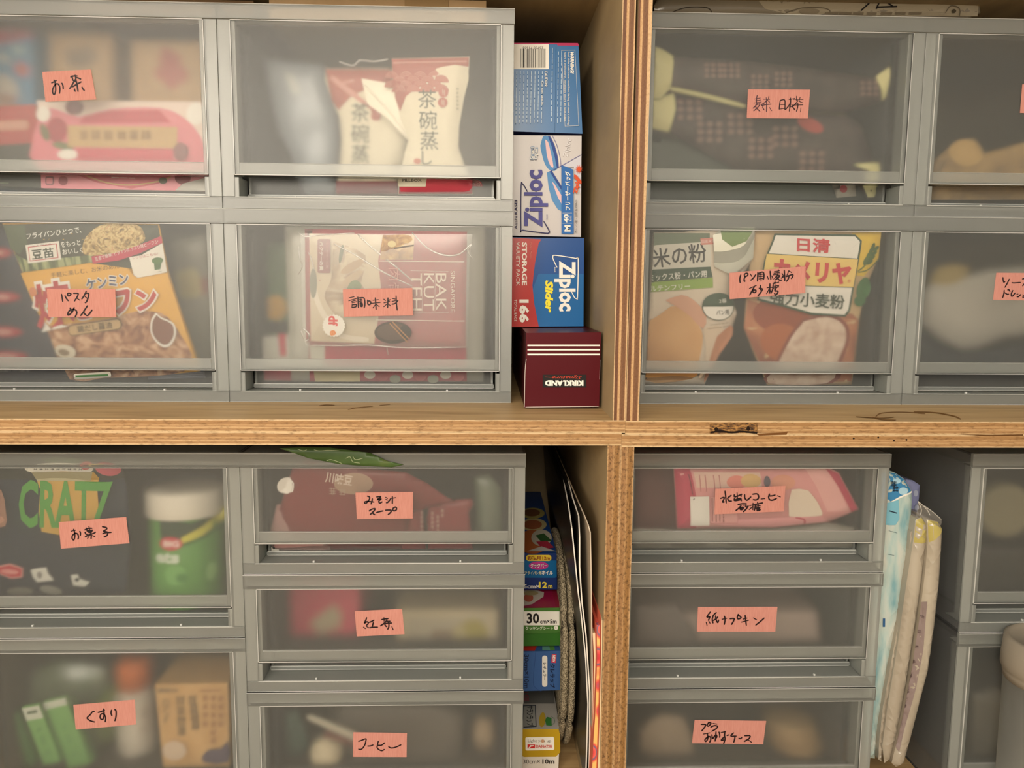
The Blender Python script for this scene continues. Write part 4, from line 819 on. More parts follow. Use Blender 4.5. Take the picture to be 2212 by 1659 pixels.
def art(f):
    f.poly(z((40, 190), (445, 190), (440, 240), (40, 270)), c('6c7a64')); f.poly(z((40, 262), (445, 235), (448, 380), (40, 400)), c('dcd9cc'))
    f.text('お米の粉', *z.p(225, 318), c('26282a'), w=152, h=42, rot=-7, bold=.015); f.rect(*z.p(390, 215), *z.p(492, 250), c('d4887c'), -4); f.text('国産米使用', *z.p(441, 232), c('f2dcd0'), w=36, h=7, rot=-4)
    f.poly(z((40, 395), (443, 374), (456, 432), (40, 465)), G); f.poly(z((40, 466), (456, 434), (458, 490), (40, 520)), LG)
    f.text('ミックス粉・パン用', *z.p(262, 424), WH, w=124, h=15, rot=-4, bold=.01); f.text('グルテンフリー', *z.p(200, 490), WH, w=100, h=13, rot=-4, bold=.01)
    f.poly(z((60, 700), (160, 640), (250, 590), (360, 680), (400, 760), (380, 900), (340, 1000), (60, 1000)), noisy('loaf_print', [(.3, 'c48c52'), (.6, 'dcae74'), (.8, 'ecd2a0')], 16, rough=.4, detail=1), sm=3)
    f.poly(z((190, 560), (280, 530), (350, 560), (420, 640), (400, 720), (330, 650), (260, 600)), c('d8a488'), sm=2); f.poly(z((400, 720), (470, 700), (520, 730), (480, 860), (420, 1000), (380, 990), (420, 850)), c('e2cdb4'), sm=2)
    f.poly(z((480, 760), (560, 700), (570, 760), (500, 860), (430, 1000), (410, 1000)), c('c98a68'), sm=2)
    f.oval(*z.p(487, 595), 36, 29.5, G); f.oval(*z.p(487, 597), 33.5, 27, WH); f.poly([(1360 + 487 / 2.596 + 34 * math.cos(a), 430 + 594 / 2.596 + 27.5 * math.sin(a)) for a in [math.pi + k * math.pi / 14 for k in range(15)]], G)
    f.text('2番', *z.p(510, 562), WH, w=17, h=9, rot=-3); f.text('パン用', *z.p(508, 626), c('26282a'), w=28, h=11, rot=-3, bold=.01); dashes(f, *z.p(440, 695), *z.p(545, 683), 2, c('a0907c'), 5); dashes(f, *z.p(425, 716), *z.p(550, 702), 2, c('a0907c'), 6)
    f.poly(z((455, 200), (500, 168), (690, 168), (682, 330), (560, 420), (460, 370)), c('cfd0c2', .25, .6)); f.poly(z((500, 165), (690, 160), (640, 230), (560, 260), (505, 220)), c('7c8c6c', .3))
bag('flour_bag', 'rice flour bag with green bands, 米の粉 lettering and loaf photo, beside the partition', 'food packet', z((-20, 190), (300, 185), (500, 160), (705, 158), (692, 330), (640, 420), (560, 520), (600, 640), (560, 760), (500, 830), (420, 1040), (-20, 1045)), 12.6, 10.0, c('e4d6c2', .3), .45, 34, .07, 22, art, 'flour bags')
bag('sugar_bag', 'round pale bag behind tape ソース ドレッシング', 'food packet', z((1640, 520), (1700, 470), (1850, 450), (2000, 400), (2200, 380), (2420, 400), (2420, 700), (2250, 760), (2100, 770), (1950, 835), (1850, 842), (1720, 770), (1640, 690)), 17.5, 17.0, c('c4bfb2', .45), 1.0, 50, .15, 23, lambda f: f.poly(z((1680, 470), (1700, 380), (1860, 370), (1880, 440), (1780, 480)), c('b9a468'), sm=2))
bag('dark_pouch', 'dark pouch under the round pale bag in the sauce drawer', 'food packet', z((1610, 700), (1750, 800), (1900, 850), (2420, 780), (2420, 1060), (1610, 1060)), 18.6, 18.2, c('30363a', .4), .4, 40, .1, 24)

# ================================================================ snack drawer
z = zc(0, 940, 3.607)
nv = c('262f3c', .4)
def art(f):
    f.poly(z((-100, 150), (330, 172), (640, 192), (960, 240), (980, 330), (-100, 330)), c('20261e', .35)); f.poly(z((330, 176), (480, 165), (700, 190), (760, 225), (400, 215)), c('4a5c3a'))
    f.oval(*z.p(480, 250), 73, 12, c('e8e4d4'), 1)
    for i in range(9): scribble(f, *z.p(300 + i * 44, 240), 8, c('33302a'), i, 1.2)
    f.oval(*z.p(690, 220), 12, 8, c('b83a34')); f.oval(*z.p(860, 245), 28, 13, c('b04450'), 12); f.text('90', *z.p(765, 225), c('e8c460'), w=30, h=9, bold=.06)
    f.text('g以上', *z.p(880, 236), c('f0c8b0'), w=18, h=4.5, rot=8)
    f.poly(z((290, 265), (760, 265), (790, 380), (790, 640), (700, 730), (360, 720), (350, 400)), c('c9a048'), sm=2); f.poly(z((280, 262), (750, 262), (740, 330), (330, 330)), c('b5ad88'))
    f.text('CRATZ', *z.p(545, 510), c('4f9a3c'), w=200, h=103, rot=1, bold=.03)
    f.poly(z((24, 985), (120, 965), (218, 1000), (215, 1070), (130, 1080), (30, 1040)), c('e0a09c')); f.poly(z((32, 992), (120, 975), (210, 1005), (207, 1062), (130, 1070), (38, 1034)), c('b8303c')); f.oval(*z.p(120, 1025), 19, 5, c('d88a88'), 6)
    f.poly(z((280, 1010), (330, 1000), (400, 992), (415, 1040), (460, 1090), (330, 1105), (300, 1070)), c('d4d4cc')); f.poly(z((590, 1050), (640, 1045), (660, 1080), (735, 1105), (700, 1140), (610, 1130)), c('ccccc4'))
    f.oval(*z.p(350, 1050), 6, 8, c('8c8c88')); f.oval(*z.p(640, 1085), 5, 4, nv); f.oval(*z.p(200, 1175), 28, 9, c('6c6c66')); f.oval(*z.p(440, 1165), 24, 9, c('80807a'), 12)
    f.poly(z((-60, 400), (60, 390), (95, 560), (90, 670), (-60, 660)), c('9a7260'), sm=2); f.oval(*z.p(40, 620), 12, 8, c('b98a74'))
bag('snack_bag', 'dark snack bag with green CRATZ lettering behind tape お菓子', 'food packet', z((-110, 150), (330, 165), (640, 185), (962, 240), (1000, 500), (1025, 900), (985, 1230), (600, 1262), (-110, 1262)), 10.7, 8.1, nv, .4, 32, .05, 31, art, step=13)
# round green tub with white lid
tc_ = at(408, 1200, 13.9); R_ = 3.55
r = thing('sweets_tub', 'green round sweets tub with a white lid and red BIG oval', 'tub', (tc_.x, 13.9, ZF + H17 + 1.45))
zt_ = at(408, 1122, 10.4).z; zl_ = at(408, 1066, 10.4).z
b = MB(); b.lathe((tc_.x, 13.9, ZF + H17 + 1.45), [(R_ * .96, 0), (R_, .3), (R_, zt_ - ZF - H17 - 1.5), (R_ * .97, zt_ - ZF - H17 - 1.4)], c('5f9a4a', .35), 40)
Yf_ = 13.9 - R_ - .03; X0_ = tc_.x
def cyl(px, py):
    p = at(px, py, Yf_); dx = max(-R_ * .98, min(R_ * .98, p.x - X0_)); return -(R_ - math.sqrt(R_ * R_ - dx * dx))
f = vface(b, Yf_, bulge=cyl)
f.poly(z((1235, 640), (1480, 690), (1640, 660), (1560, 740), (1400, 820), (1260, 900), (1240, 760)), c('2f4430')); f.poly(z((1700, 600), (1710, 680), (1560, 800), (1420, 850), (1410, 800), (1540, 740), (1640, 660)), c('cfc84a')); f.line(z((1420, 855), (1560, 815), (1710, 710)), 7, c('3c6a34'))
f.oval(*z.p(1330, 845), 26, 14.5, c('c83040')); f.text('BIG', *z.p(1335, 845), c('f0d8d0'), w=36, h=14, bold=.05); f.text('ets', *z.p(1300, 955), c('d8e4d0'), w=56, h=24, bold=.05)
f.oval(*z.p(1370, 1090), 24, 22, c('74b060')); f.oval(*z.p(1610, 1100), 8, 20, c('8cc070')); f.oval(*z.p(1420, 1110), 12, 10, c('4c8a40'))
b.build('tub_body', r)
b = MB(); b.lathe((tc_.x, 13.9, zt_ - .1), [(R_ * 1.06, 0), (R_ * 1.08, .15), (R_ * 1.08, zl_ - zt_ - .25), (R_ * 1.02, zl_ - zt_), (R_ * .5, zl_ - zt_ + .03)], c('e6e0cf', .4), 40); b.build('tub_lid', r, 'white screw lid')

# ================================================================ medicine drawer
z = zc(0, 1300, 3.95)
gs, gw = c('7fb46a', .4), c('d5dccb', .4)
k0 = None
STK = [((190, 905), (335, 880), 480), ((370, 860), (560, 815), 560), ((540, 850), (610, 830), 520), ((20, 960), (150, 930), 440), ((-60, 900), (30, 880), 470)]
for i, (a, e, L) in enumerate(STK):
    a, e = z.p(*a), z.p(*e); dx, dy = 190 / 3.95 * (L / 480), L / 3.95
    q = [a, e, (e[0] + dx, e[1] + dy), (a[0] + dx, a[1] + dy)]
    def art(f, a=a, e=e, dx=dx, dy=dy, i=i):
        t = lambda u, v: (a[0] + (e[0] - a[0]) * u + dx * v, a[1] + (e[1] - a[1]) * u + dy * v)
        if i < 3: f.poly([t(0, 0), t(1, 0), t(1, .22 if i == 0 else .1), t(0, .22 if i == 0 else .1)], gw)
        if i == 0: f.text('600', *t(.5, .09), c('3c5a3c'), w=23, h=8, rot=-8, bold=.06)
        for j, v in enumerate((.4, .55, .62, .8)): scribble(f, *t(.5, v), 8, c('4c7c48'), i * 7 + j, 1.2)
    b, f = box('', '', '', q, [10.5, 11.3, 12.3, 13.2, 14.0][i], .35, gs if i < 3 else c(('6a9c5c', '5c8c52')[i - 3], .4), art=art, build=False, Yt=[8.9, 9.7, 10.9, 11.8, 12.6][i])
    goods(b, 'medicine_stick', ['green medicine stick with white top reading 600, left of tape くすり', 'light green medicine stick with a white strip, next to the 600 stick', 'narrow green medicine stick half behind the tape くすり', 'dull green medicine stick at the left of the 600 stick', 'green medicine stick at the far left edge of the medicine drawer'][i], 'sachet', 'green medicine sticks')
bag('zip_bag', 'crumpled clear greenish bag behind the green medicine sticks', 'bag', z((-60, 560), (260, 600), (500, 500), (720, 530), (930, 580), (900, 800), (700, 860), (880, 1300), (300, 1380), (-60, 1380)), 16.4, 15.6, film('green_film', '93a888', .85, .2, .5), .8, 40, .3, 33)
bag('green_pouch', 'yellowish green pouch left of the orange capped bottle', 'food packet', z((860, 760), (950, 690), (1030, 760), (1000, 1000), (960, 1400), (640, 1400), (700, 1100)), 17.6, 17.2, c('8fa05a', .4), .4, 25, .1, 34)
bc = at(297, 1560, 16.4); zb_ = ZF + 1.45
r = thing('medicine_bottle', 'white bottle with an orange cap beside the tan medicine box', 'bottle', (bc.x, 16.4, zb_))
zs_ = at(297, 1486, 16).z; zo_ = at(300, 1425, 16).z; Rb = 1.95
b = MB(); b.lathe((bc.x, 16.4, zb_), [(Rb * .95, 0), (Rb, .2), (Rb, zs_ - zb_ - .6), (Rb * .8, zs_ - zb_)], c('efe6d4', .4), 32); b.build('bottle_body', r)
b = MB(); b.lathe((bc.x, 16.4, zs_ + .02), [(Rb * .88, 0), (Rb * .88, zo_ - zs_ - .3), (Rb * .75, zo_ - zs_)], c('e0783c', .4), 32); b.build('bottle_cap', r, 'orange cap')
b = MB(); f = vface(b, 14.38); f.oval(*z.p(1240, 950), 8, 14, c('b9a898')); f.oval(*z.p(1230, 1080), 7, 8, c('b9a898')); b.build('bottle_print', r)
def art(f):
    dk, br = c('5c5448'), c('9a6a50')
    f.text('SEIKO', *z.p(1435, 752), dk, w=44, h=8, bold=.05)
    for ch, y in (('D', 858), ('C', 925), ('F', 1000)): f.text(ch, *z.p(1425, y), dk, h=15)
    for i in range(4): scribble(f, *z.p(1545 + i * 4, 835 + i * 86), 20, dk, i, 3)
    for i in range(4): scribble(f, *z.p(1650 + i * 8, 830 + i * 72), 19, dk, 10 + i, 3)
    for j, x in enumerate((1760, 1830, 1895)):
        for i in range(4 + (j == 1) * 2): scribble(f, *z.p(x, 810 + i * 72), 12, br, 20 + i + 9 * j, 2)
    dashes(f, *z.p(1720, 742), *z.p(1900, 738), 4, br, 5); f.oval(*z.p(1500, 1250), 26, 21, c('d6bfa6')); f.poly(z((1740, 1290), (1800, 1240), (1900, 1230), (1955, 1170), (1960, 1350), (1750, 1350)), c('5a5060'), sm=2)
box('medicine_box', 'tan medicine box with rows of dark vertical print, right behind the くすり drawer', 'box', z((1325, 702), (1945, 690), (1962, 1405), (1400, 1415)), 10.3, 6, noisy('tan_card', [(.3, 'c49a62'), (.7, 'd2ab74')], 50, rough=.5), art=art)

# ================================================================ miso soup drawer
z = zc(500, 940, 3.35)
mar = c('7c2f30', .3)
def art(f):
    f.oval(*z.p(890, 335), 42, 22, c('a88a74')); f.text('川味豆', *z.p(785, 300), c('d8c4b4'), w=58, h=22, rot=8, bold=.02); scribble(f, *z.p(740, 385), 16, c('b09a88'), 3, 2); scribble(f, *z.p(810, 390), 14, c('b09a88'), 5, 2)
    f.oval(*z.p(395, 355), 16, 18, WH); f.line(z((430, 330), (455, 330), (450, 385), (425, 390)), 3, WH); f.line(z((425, 300), (455, 330)), 3, WH)
bag('soup_pouch', 'large maroon pouch with a white kettle mark behind tape みそ汁', 'food packet', z((440, 240), (545, 182), (700, 212), (1000, 240), (1260, 268), (1420, 350), (1560, 450), (1620, 475), (1300, 560), (1250, 820), (420, 830), (340, 560), (380, 430)), 10.5, 8.5, mar, .5, 28, .12, 35, art)
for i, (q, Y, lab) in enumerate(((((590, 520), (900, 490), (905, 700), (890, 850), (690, 850), (680, 700)), 10.45, 'left'), (((905, 560), (1180, 545), (1370, 480), (1400, 700), (1405, 850), (905, 850)), 10.5, 'middle'), (((1430, 500), (1520, 470), (1740, 460), (1752, 500), (1720, 560), (1748, 850), (1425, 850), (1415, 600)), 10.42, 'right'))):
    def art(f, i=i):
        for x, y, n in (((1000, 640, 3), (1025, 640, 3)), ((1000, 600, 4), (1028, 600, 4), (1118, 600, 4), (1142, 600, 4), (1380, 550, 5)), ((1455, 560, 4), (1495, 580, 4), (1528, 535, 2)))[i]: 
            for k in range(n): f.oval(*z.p(x, y + k * 32), 3, 4, c('b08a84'))
    bag('soup_sachet', 'maroon soup sachet, ' + lab + ' of three below the kettle pouch', 'food packet', z(*q), Y, Y - .35, c('86383a', .28), .22, 22, .08, 36 + i, art, 'maroon soup sachets')
bag('foil_bag', 'shiny pinkish foil pouch at the lower left of the miso soup drawer', 'food packet', z((330, 500), (560, 520), (680, 640), (720, 840), (270, 852), (280, 700)), 10.3, 9.6, c('a8807c', .15, .8), .35, 24, .2, 39)
b = MB(); f = vface(b, 10.15); carton(b, f, z((258, 808), (340, 808), (345, 850), (255, 850)), 1.2, c('f0ece2')); goods(b, 'paper_sachet', 'tiny white sachet corner at the bottom left of the miso soup drawer', 'sachet')
bag('green_pouch', 'grey green glossy pouch at the right end of the miso soup drawer', 'food packet', z((1760, 300), (1870, 280), (1960, 400), (1985, 840), (1740, 850), (1770, 560)), 12.8, 12.2, c('6f7a68', .2, .7), .4, 22, .2, 40)
def art(f):
    for q in (((480, 100), (520, 112), (545, 105)), ((600, 105), (640, 112), (700, 108), (780, 112)), ((690, 185), (720, 175), (770, 190), (800, 205)), ((830, 165), (860, 155), (880, 190), (930, 200)), ((880, 150), (900, 175), (950, 165))): f.line(z(*q), 1.4, c('a8b890'))
b = MB(); OUTG = z((345, 95), (520, 88), (710, 90), (1000, 128), (1130, 188), (1245, 214), (1160, 232), (950, 222), (780, 210), (560, 168), (430, 122))
f = tface(b, z.p(345, 232), z.p(1245, 232), z.p(700, 88), 7.3, 7.26, bulge=pillow(OUTG, .1, 12, .03, 41)); pouch(b, f, OUTG, noisy('green_leaf_packet', [(.3, '3f5a30'), (.6, '4f6c3a'), (.8, '6d7a48')], 40, rough=.35), .5, 9); art(f)
goods(b, 'green_packet', 'flat green packet hanging over the lid of the miso soup drawer', 'food packet')

# ================================================================ black tea and coffee drawers
z = zc(500, 1200, 3.35)
box('tea_carton', 'red carton with a pale slanted patch behind the 紅茶 drawer front', 'box', z((345, 190), (925, 190), (930, 780), (350, 780)), 17.0, 8, c('d8566a'), art=lambda f: f.poly(z((560, 490), (740, 350), (800, 420), (790, 520), (640, 600)), c('c2b294')))
def art(f): f.rect(*z.p(1270, 440), *z.p(1840, 700), c('c8bda4')); f.oval(*z.p(1750, 550), 30, 26, c('bdb05c')); f.oval(*z.p(1650, 560), 16, 18, c('cdbf8c')); f.rect(*z.p(1450, 540), *z.p(1600, 700), c('a08c78'))
box('tea_carton', 'pale beige carton at the right of the 紅茶 drawer', 'box', z((1190, 390), (1925, 390), (1925, 780), (1195, 780)), 16.0, 6, c('dccdaa'), art=art)
b = MB(); f = tface(b, z.p(600, 1250), z.p(900, 1330), z.p(560, 1170), 11.8, 11.0); carton(b, f, z((542, 1175), (575, 1172), (920, 1310), (905, 1345), (690, 1270), (545, 1215)[:2])[:4], .3, c('ece4cc'))
f.poly(z((690, 1262), (900, 1340), (890, 1380), (650, 1310)), c('8c5a50')); goods(b, 'paper_stick', 'white paper stick lying slanted behind tape コーヒー', 'stick')
sc_ = at(706, 1625, 13.2); r = 1.75
b = MB(); b.lathe((sc_.x, 13.2, sc_.z - r), [(.35 * r, .02), (.75 * r, .3 * r), (.97 * r, .72 * r), (r, r), (.95 * r, 1.3 * r), (.75 * r, 1.66 * r), (.4 * r, 1.92 * r), (.1, 2 * r)], c('e4d6b4', .5), 28)
goods(b, 'coffee_scoop', 'round cream ball left of tape コーヒー', 'scoop')
sc_ = at(1046, 1585, 16.0)
b = MB(); b.lathe((sc_.x, 16.0, ZF + 1.45), [(1.1, 0), (1.25, 2.2), (1.2, sc_.z - ZF - .6), (.9, sc_.z - ZF + .2), (.3, sc_.z - ZF + .5)], c('b8a080', .5), 24); goods(b, 'small_jar', 'beige rounded jar at the right of the コーヒー drawer', 'jar')
bag('dark_pouch', 'dark coffee pouch across the middle of the コーヒー drawer', 'food packet', z((700, 1080), (1400, 1060), (1680, 1150), (1650, 1640), (880, 1640), (820, 1350)), 13.9, 14.6, c('6e665a', .35), .5, 30, .15, 42)
bag('green_pouch', 'dull teal pouch at the left of the コーヒー drawer', 'food packet', z((240, 1130), (480, 1120), (560, 1350), (540, 1640), (250, 1640)), 15.8, 13.9, c('5c7468', .4), .4, 25, .15, 43)

# ================================================================ sugar, napkin and case drawers
z = zc(1340, 950, 3.352)
pkm = c('e6a0a0', .3)
def art(f):
    dp = c('c84460', .3)
    f.poly(z((388, 200), (500, 205), (540, 400), (545, 630), (412, 636)), dp); f.poly(z((1480, 200), (1575, 240), (1715, 498), (1665, 520), (1560, 320)), dp, sm=0); f.poly(z((1330, 205), (1475, 205), (1550, 320), (1640, 500), (1480, 500), (1400, 320)), c('efb4b0', .3))
    f.poly(z((520, 225), (1000, 225), (1010, 330), (540, 330)), c('e8c4b4')); f.oval(*z.p(830, 290), 22, 14, c('e88a7c')); f.oval(*z.p(930, 280), 22, 14, c('e0b878')); f.oval(*z.p(1045, 285), 7, 12, c('5c5464')); f.oval(*z.p(1160, 290), 26, 16, c('e8a088')); f.poly(z((1220, 340), (1340, 345), (1440, 500), (1400, 530), (1200, 530)), c('ecdcc8'), sm=2)
    f.poly(z((620, 560), (1100, 540), (1440, 530), (1490, 580), (1100, 622), (700, 600)), c('f0a8ac', .3)); f.line(z((1250, 540), (1310, 555), (1320, 590)), 4, dp)
    for x in (560, 600, 660, 700): f.line(z((x, 240), (x + 8, 350)), 3, c('c07c7c'), sm=0)
    f.rect(*z.p(492, 386), *z.p(627, 600), WH, -1)
    for k in range(15): f.rect(*z.p(524, 410 + k * 11.4), *z.p(610, 410 + k * 11.4 + (4, 7, 3, 5)[k % 4]), c('4a4448'), -1, lv=9)
    f.rect(*z.p(632, 380), *z.p(830, 580), c('d88a90')); f.rect(*z.p(638, 386), *z.p(824, 574), c('ecaaa8')); f.line(z((520, 400), (512, 405)), 2, BK, sm=0)
    for k in range(4): dashes(f, *z.p(645 + k * 26, 395), *z.p(648 + k * 26, 565), 3, c('9c5058'), 8, k)
    dashes(f, *z.p(480, 230), *z.p(505, 370), 4, c('8c3048'), 6)
bag('sugar_bag', 'pink sugar bag with a white barcode behind tape 水出しコーヒー', 'food packet', z((385, 196), (500, 200), (1000, 190), (1500, 195), (1580, 238), (1722, 500), (1662, 528), (1500, 592), (1100, 632), (545, 642), (410, 642)), 9.6, 8.7, pkm, .5, 26, .06, 44, art)
bag('sugar_bag', 'dark maroon bag filling the drawer behind the pink sugar bag', 'food packet', z((90, 100), (700, 80), (1520, 100), (1600, 300), (1560, 680), (100, 680)), 13.2, 12.4, c('7d5450', .4), .5, 35, .15, 45)
bag('zip_bag', 'clear crumpled bag along the bottom of the 水出しコーヒー drawer', 'bag', z((80, 640), (500, 650), (1100, 640), (1500, 600), (1720, 640), (1720, 810), (80, 815)), 10.6, 10.2, film('clear_bag', 'c9c4b4', .75, .15, .5), .35, 22, .25, 46)
z = zc(1340, 1220, 3.352)
box('napkin_stack', 'dim stack of pinkish paper napkins behind tape 紙ナプキン', 'napkins', z((180, 350), (1420, 330), (1430, 700), (180, 720)), 15.0, 9, c('c2aea2'))
bag('dark_pouch', 'dark flat pouch leaning in the 紙ナプキン drawer', 'food packet', z((100, 300), (400, 280), (560, 500), (560, 720), (110, 720)), 14.5, 14, c('857a74', .5), .3, 30, .1, 47)
tn = noisy('tan_ribbed_plastic', [(.35, 'b0946a'), (.65, 'd0b284')], 90, (.2, 1, 2.2), .45, 2)
cs_ = at(1715, 1600, 15.8)
b = MB()
for k in range(5): b.lathe((cs_.x - .2 * k, 15.8, ZF + 1.45 + k * .62), [(2.6 - .05 * k, 0), (3.0 - .12 * k, .55), (2.9 - .12 * k, .58)], tn, 36)
goods(b, 'lunch_cup_stack', 'stack of tan food cups at the right behind tape プラ おかずケース', 'lunch cups')
bag('lunch_cup_bag', 'dull tan bag of food cups left of tape プラ おかずケース', 'bag', z((130, 1180), (300, 1080), (460, 1100), (520, 1240), (560, 1500), (150, 1500)), 14.6, 14.0, c('b8a288', .4), .5, 25, .2, 48)

# ================================================================ right-edge drawers and the lidded tub in front
z = zc(1860, 950, 4.739)
gc = at(2176.5, 1104, 12.5)
r = thing('round_container', 'round container with its pale lid facing out, lower right edge drawer', 'container', (gc.x, 12.5, gc.z))
b = MB(); R_ = 2.75; b.lathe((gc.x, 12.5, gc.z), [(R_ * .95, .6), (R_ * .95, 7)], c('5c5644', .5), 36, (0, 1, 0)); b.build('container_body', r)
b = MB(); b.lathe((gc.x, 12.5, gc.z), [(R_ * .9, 0), (R_ * .97, .05), (R_ * 1.03, .35), (R_ * 1.03, .9), (R_ * .97, 1.0)], c('8c8468', .4), 36, (0, 1, 0)); b.build('container_lid', r)
bag('dark_pouch', 'dark pouch below the round container at the lower right edge', 'food packet', z((1200, 1080), (1700, 1100), (1900, 1300), (1900, 1640), (1190, 1640)), 14, 13.4, c('3c3a34', .4), .4, 30, .15, 49)
bag('foil_bag', 'dull grey bag behind the white lidded tub', 'bag', [(2100, 1500), (2150, 1480), (2230, 1530), (2260, 1640), (2095, 1640)], 12, 11.4, c('6c6658', .3, .6), .5, 25, .25, 50)
Yt_ = 3.6; el = at(2181, 1430, Yt_); Rt = 4.6; cx_ = el.x + Rt; zl = at(2190, 1452, Yt_).z; ztop = at(2200, 1404, Yt_ - 2).z
r = thing('lidded_tub', 'pale plastic tub with a white lid standing at the lower right corner', 'tub', (cx_, Yt_, ZF))
b = MB(); b.lathe((cx_, Yt_, ZF + .02), [(Rt * .84, 0), (Rt * .9, .5), (Rt * .93, zl - ZF - .8), (Rt * .9, zl - ZF - .1)], frosted('tub_plastic', .4, .22, 'cfd2cc', .05), 40); b.build('tub_body', r)
b = MB(); b.lathe((cx_, Yt_, zl - .1), [(Rt * .94, -.9), (Rt * .96, -.3), (Rt * .97, 0), (Rt, .15), (Rt, .8), (Rt * .97, ztop - zl - .15), (Rt * .88, ztop - zl), (Rt * .85, ztop - zl - .2), (.2, ztop - zl - .2)], c('9a9182', .35), 44); b.build('tub_lid', r, 'white snap lid')

# ================================================================ cartons stacked in the upper gap
z = zc(1080, 0, 5.53)
XL = 26.12
def gapq(q, Y):                     # left edge tucked behind the drawer unit's corner
    for i in (0, 3):
        x = pj((XL, Y, at(*q[i], Y).z)); q[i] = (min(q[i][0], x[0]) if False else x[0], q[i][1])
    return q
gl = lambda h: c(h, .24, .3)
def art(f):
    f.poly(z((140, 512), (930, 515), (945, 548), (690, 545), (680, 530), (140, 528)), c('b02458', .4)); f.rect(*z.p(140, 530), *z.p(582, 827), WH)
    r = random.Random(3); x = 245
    while x < 535:
        w = r.choice((4, 6, 9, 12)); f.rect(*z.p(x, 585), *z.p(x + w, 810), BK, lv=5); x += w + r.choice((5, 7, 10))
    f.text('25700 71603', *z.p(395, 572), BK, w=44, h=5, rot=180)
    f.text('WARNING!', *z.p(862, 750), WH, w=47, h=8, rot=90, bold=.04, shear=.2); f.text('Small slider could come loose from the bag and cause a choking', *z.p(817, 1055), WH, w=158, h=5.5, rot=90)
    f.text('hazard in small children. Immediately discard any loose sliders.', *z.p(775, 1040), WH, w=150, h=5.5, rot=90)
    for a, e in (((735, 605), (895, 602)), ((895, 602), (940, 1500)), ((735, 605), (775, 1510)), ((775, 1510), (940, 1502))): f.line(z(a, e), .8, WH, sm=0)
    f.text('CAUTION:', *z.p(550, 945), WH, w=34, h=6, rot=90, bold=.02); f.line(z((668, 560), (655, 1590)), .7, c('2c5c88'), sm=0)
    for k, x in enumerate((625, 697, 735, 505, 462, 418, 374, 330, 286, 242, 200)): dashes(f, *z.p(x, 575 if k == 0 else 620 if k < 3 else 860), *z.p(x - 12, 1480), 1.9, c('bcd4e6', .33, .4), 13, k)
    f.text('Do not use in', *z.p(505, 1120), WH, w=50, h=5, rot=90)
YB1 = 14.6
box('bag_carton', 'blue storage bag carton with barcode and WARNING! panel, top of the stack', 'box', gapq(z((205, 512), (938, 540), (985, 1597), (185, 1568)), YB1), YB1, 22, gl('2868a0'), gl('27357c'), art, 'bag cartons')
z = zc(1080, 260, 5.53)
def art(f):
    P, B_, OR = c('55559a'), c('2f6cb4'), c('d8542c')
    f.poly(z((515, 190), (572, 185), (625, 280), (665, 430), (690, 575), (610, 605), (540, 530), (500, 400), (482, 300)), c('5a92c8'), sm=2); f.poly(z((540, 230), (575, 260), (610, 400), (640, 560), (600, 540), (560, 420)), c('e8c4c8'), sm=2)
    f.poly(z((572, 185), (590, 185), (650, 290), (690, 430), (700, 560), (680, 570), (650, 420), (610, 290)), c('2c4c94')); 
    for o in (0, 16, 30): f.line(z((595 + o, 185), (650 + o, 300), (690 + o, 460), (700 + o, 570)), .9, WH if o == 16 else P)
    f.poly(z((560, 625), (590, 610), (660, 720), (735, 840), (735, 1085), (690, 1062), (620, 950), (580, 800)), c('5a92c8'), sm=0); f.poly(z((620, 730), (650, 760), (735, 900), (735, 1000), (690, 920)), c('e8c4c8')); f.poly(z((590, 610), (620, 605), (735, 790), (735, 835)), c('2c4c94'))
    f.line(z((600, 610), (780, 520), (970, 410)), 1.2, P, sm=0); f.poly(z((700, 570), (965, 425), (965, 900), (880, 560)), c('cfd0dc')); f.text('Ziploc', *z.p(810, 330), c('e6e6ea'), w=40, h=14, rot=-78)
    f.text('Ziploc', *z.p(430, 935), P, w=124, h=52, rot=-90, bold=.035); f.line(z((325, 848), (290, 785), (270, 765), (252, 780), (250, 1295), (270, 1312), (535, 1348), (578, 1345), (588, 1322), (520, 1205)), 2.2, c('2c2c5c'), sm=3)
    f.text('Asahi', *z.p(190, 1222), c('34345c'), w=28, h=6, rot=-90); f.text('KASEI', *z.p(190, 1040), c('34345c'), w=31, h=6, rot=-90, bold=.03); f.text('BRAND', *z.p(560, 1155), P, w=11, h=2.6, rot=-90)
    f.text('Smart', *z.p(382, 395), WH, w=28, h=8, rot=-88, bold=.03, edge=c('6c94c0'), ew=.06); f.text('Open', *z.p(432, 400), WH, w=26, h=9, rot=-88, bold=.03, edge=c('6c94c0'), ew=.06)
    f.poly(z((730, 545), (752, 545), (872, 592), (878, 1350), (870, 1357), (732, 1355)), B_); f.text('M', *z.p(803, 1292), WH, w=14, h=13, rot=-90, bold=.05); f.text('40', *z.p(788, 1172), WH, w=18, h=11, rot=-90, bold=.04); f.text('BAGS', *z.p(840, 1172), WH, w=12, h=4, rot=-90)
    f.text('フリーザーバッグ', *z.p(805, 845), WH, w=84, h=12, rot=-90, bold=.03); f.line(z((745, 1232), (855, 1232)), .8, WH, sm=0); f.line(z((745, 1110), (855, 1110)), .8, WH, sm=0)
    f.text('オレンジ柄・白柄 各20BAGS', *z.p(905, 1150), c('34343c'), w=72, h=6, rot=-90)
    f.text('Ziplo', *z.p(918, 790), OR, w=34, h=12, rot=-78, bold=.05); f.poly(z((880, 650), (910, 660), (968, 730), (968, 770), (930, 740), (882, 690)), OR, sm=0); n = 11
    f.poly([(z.p(940, 590)[0] + (9 if k % 2 else 4) * math.cos(k * math.pi / n), z.p(940, 590)[1] + (10 if k % 2 else 4.5) * math.sin(k * math.pi / n)) for k in range(2 * n)], OR)
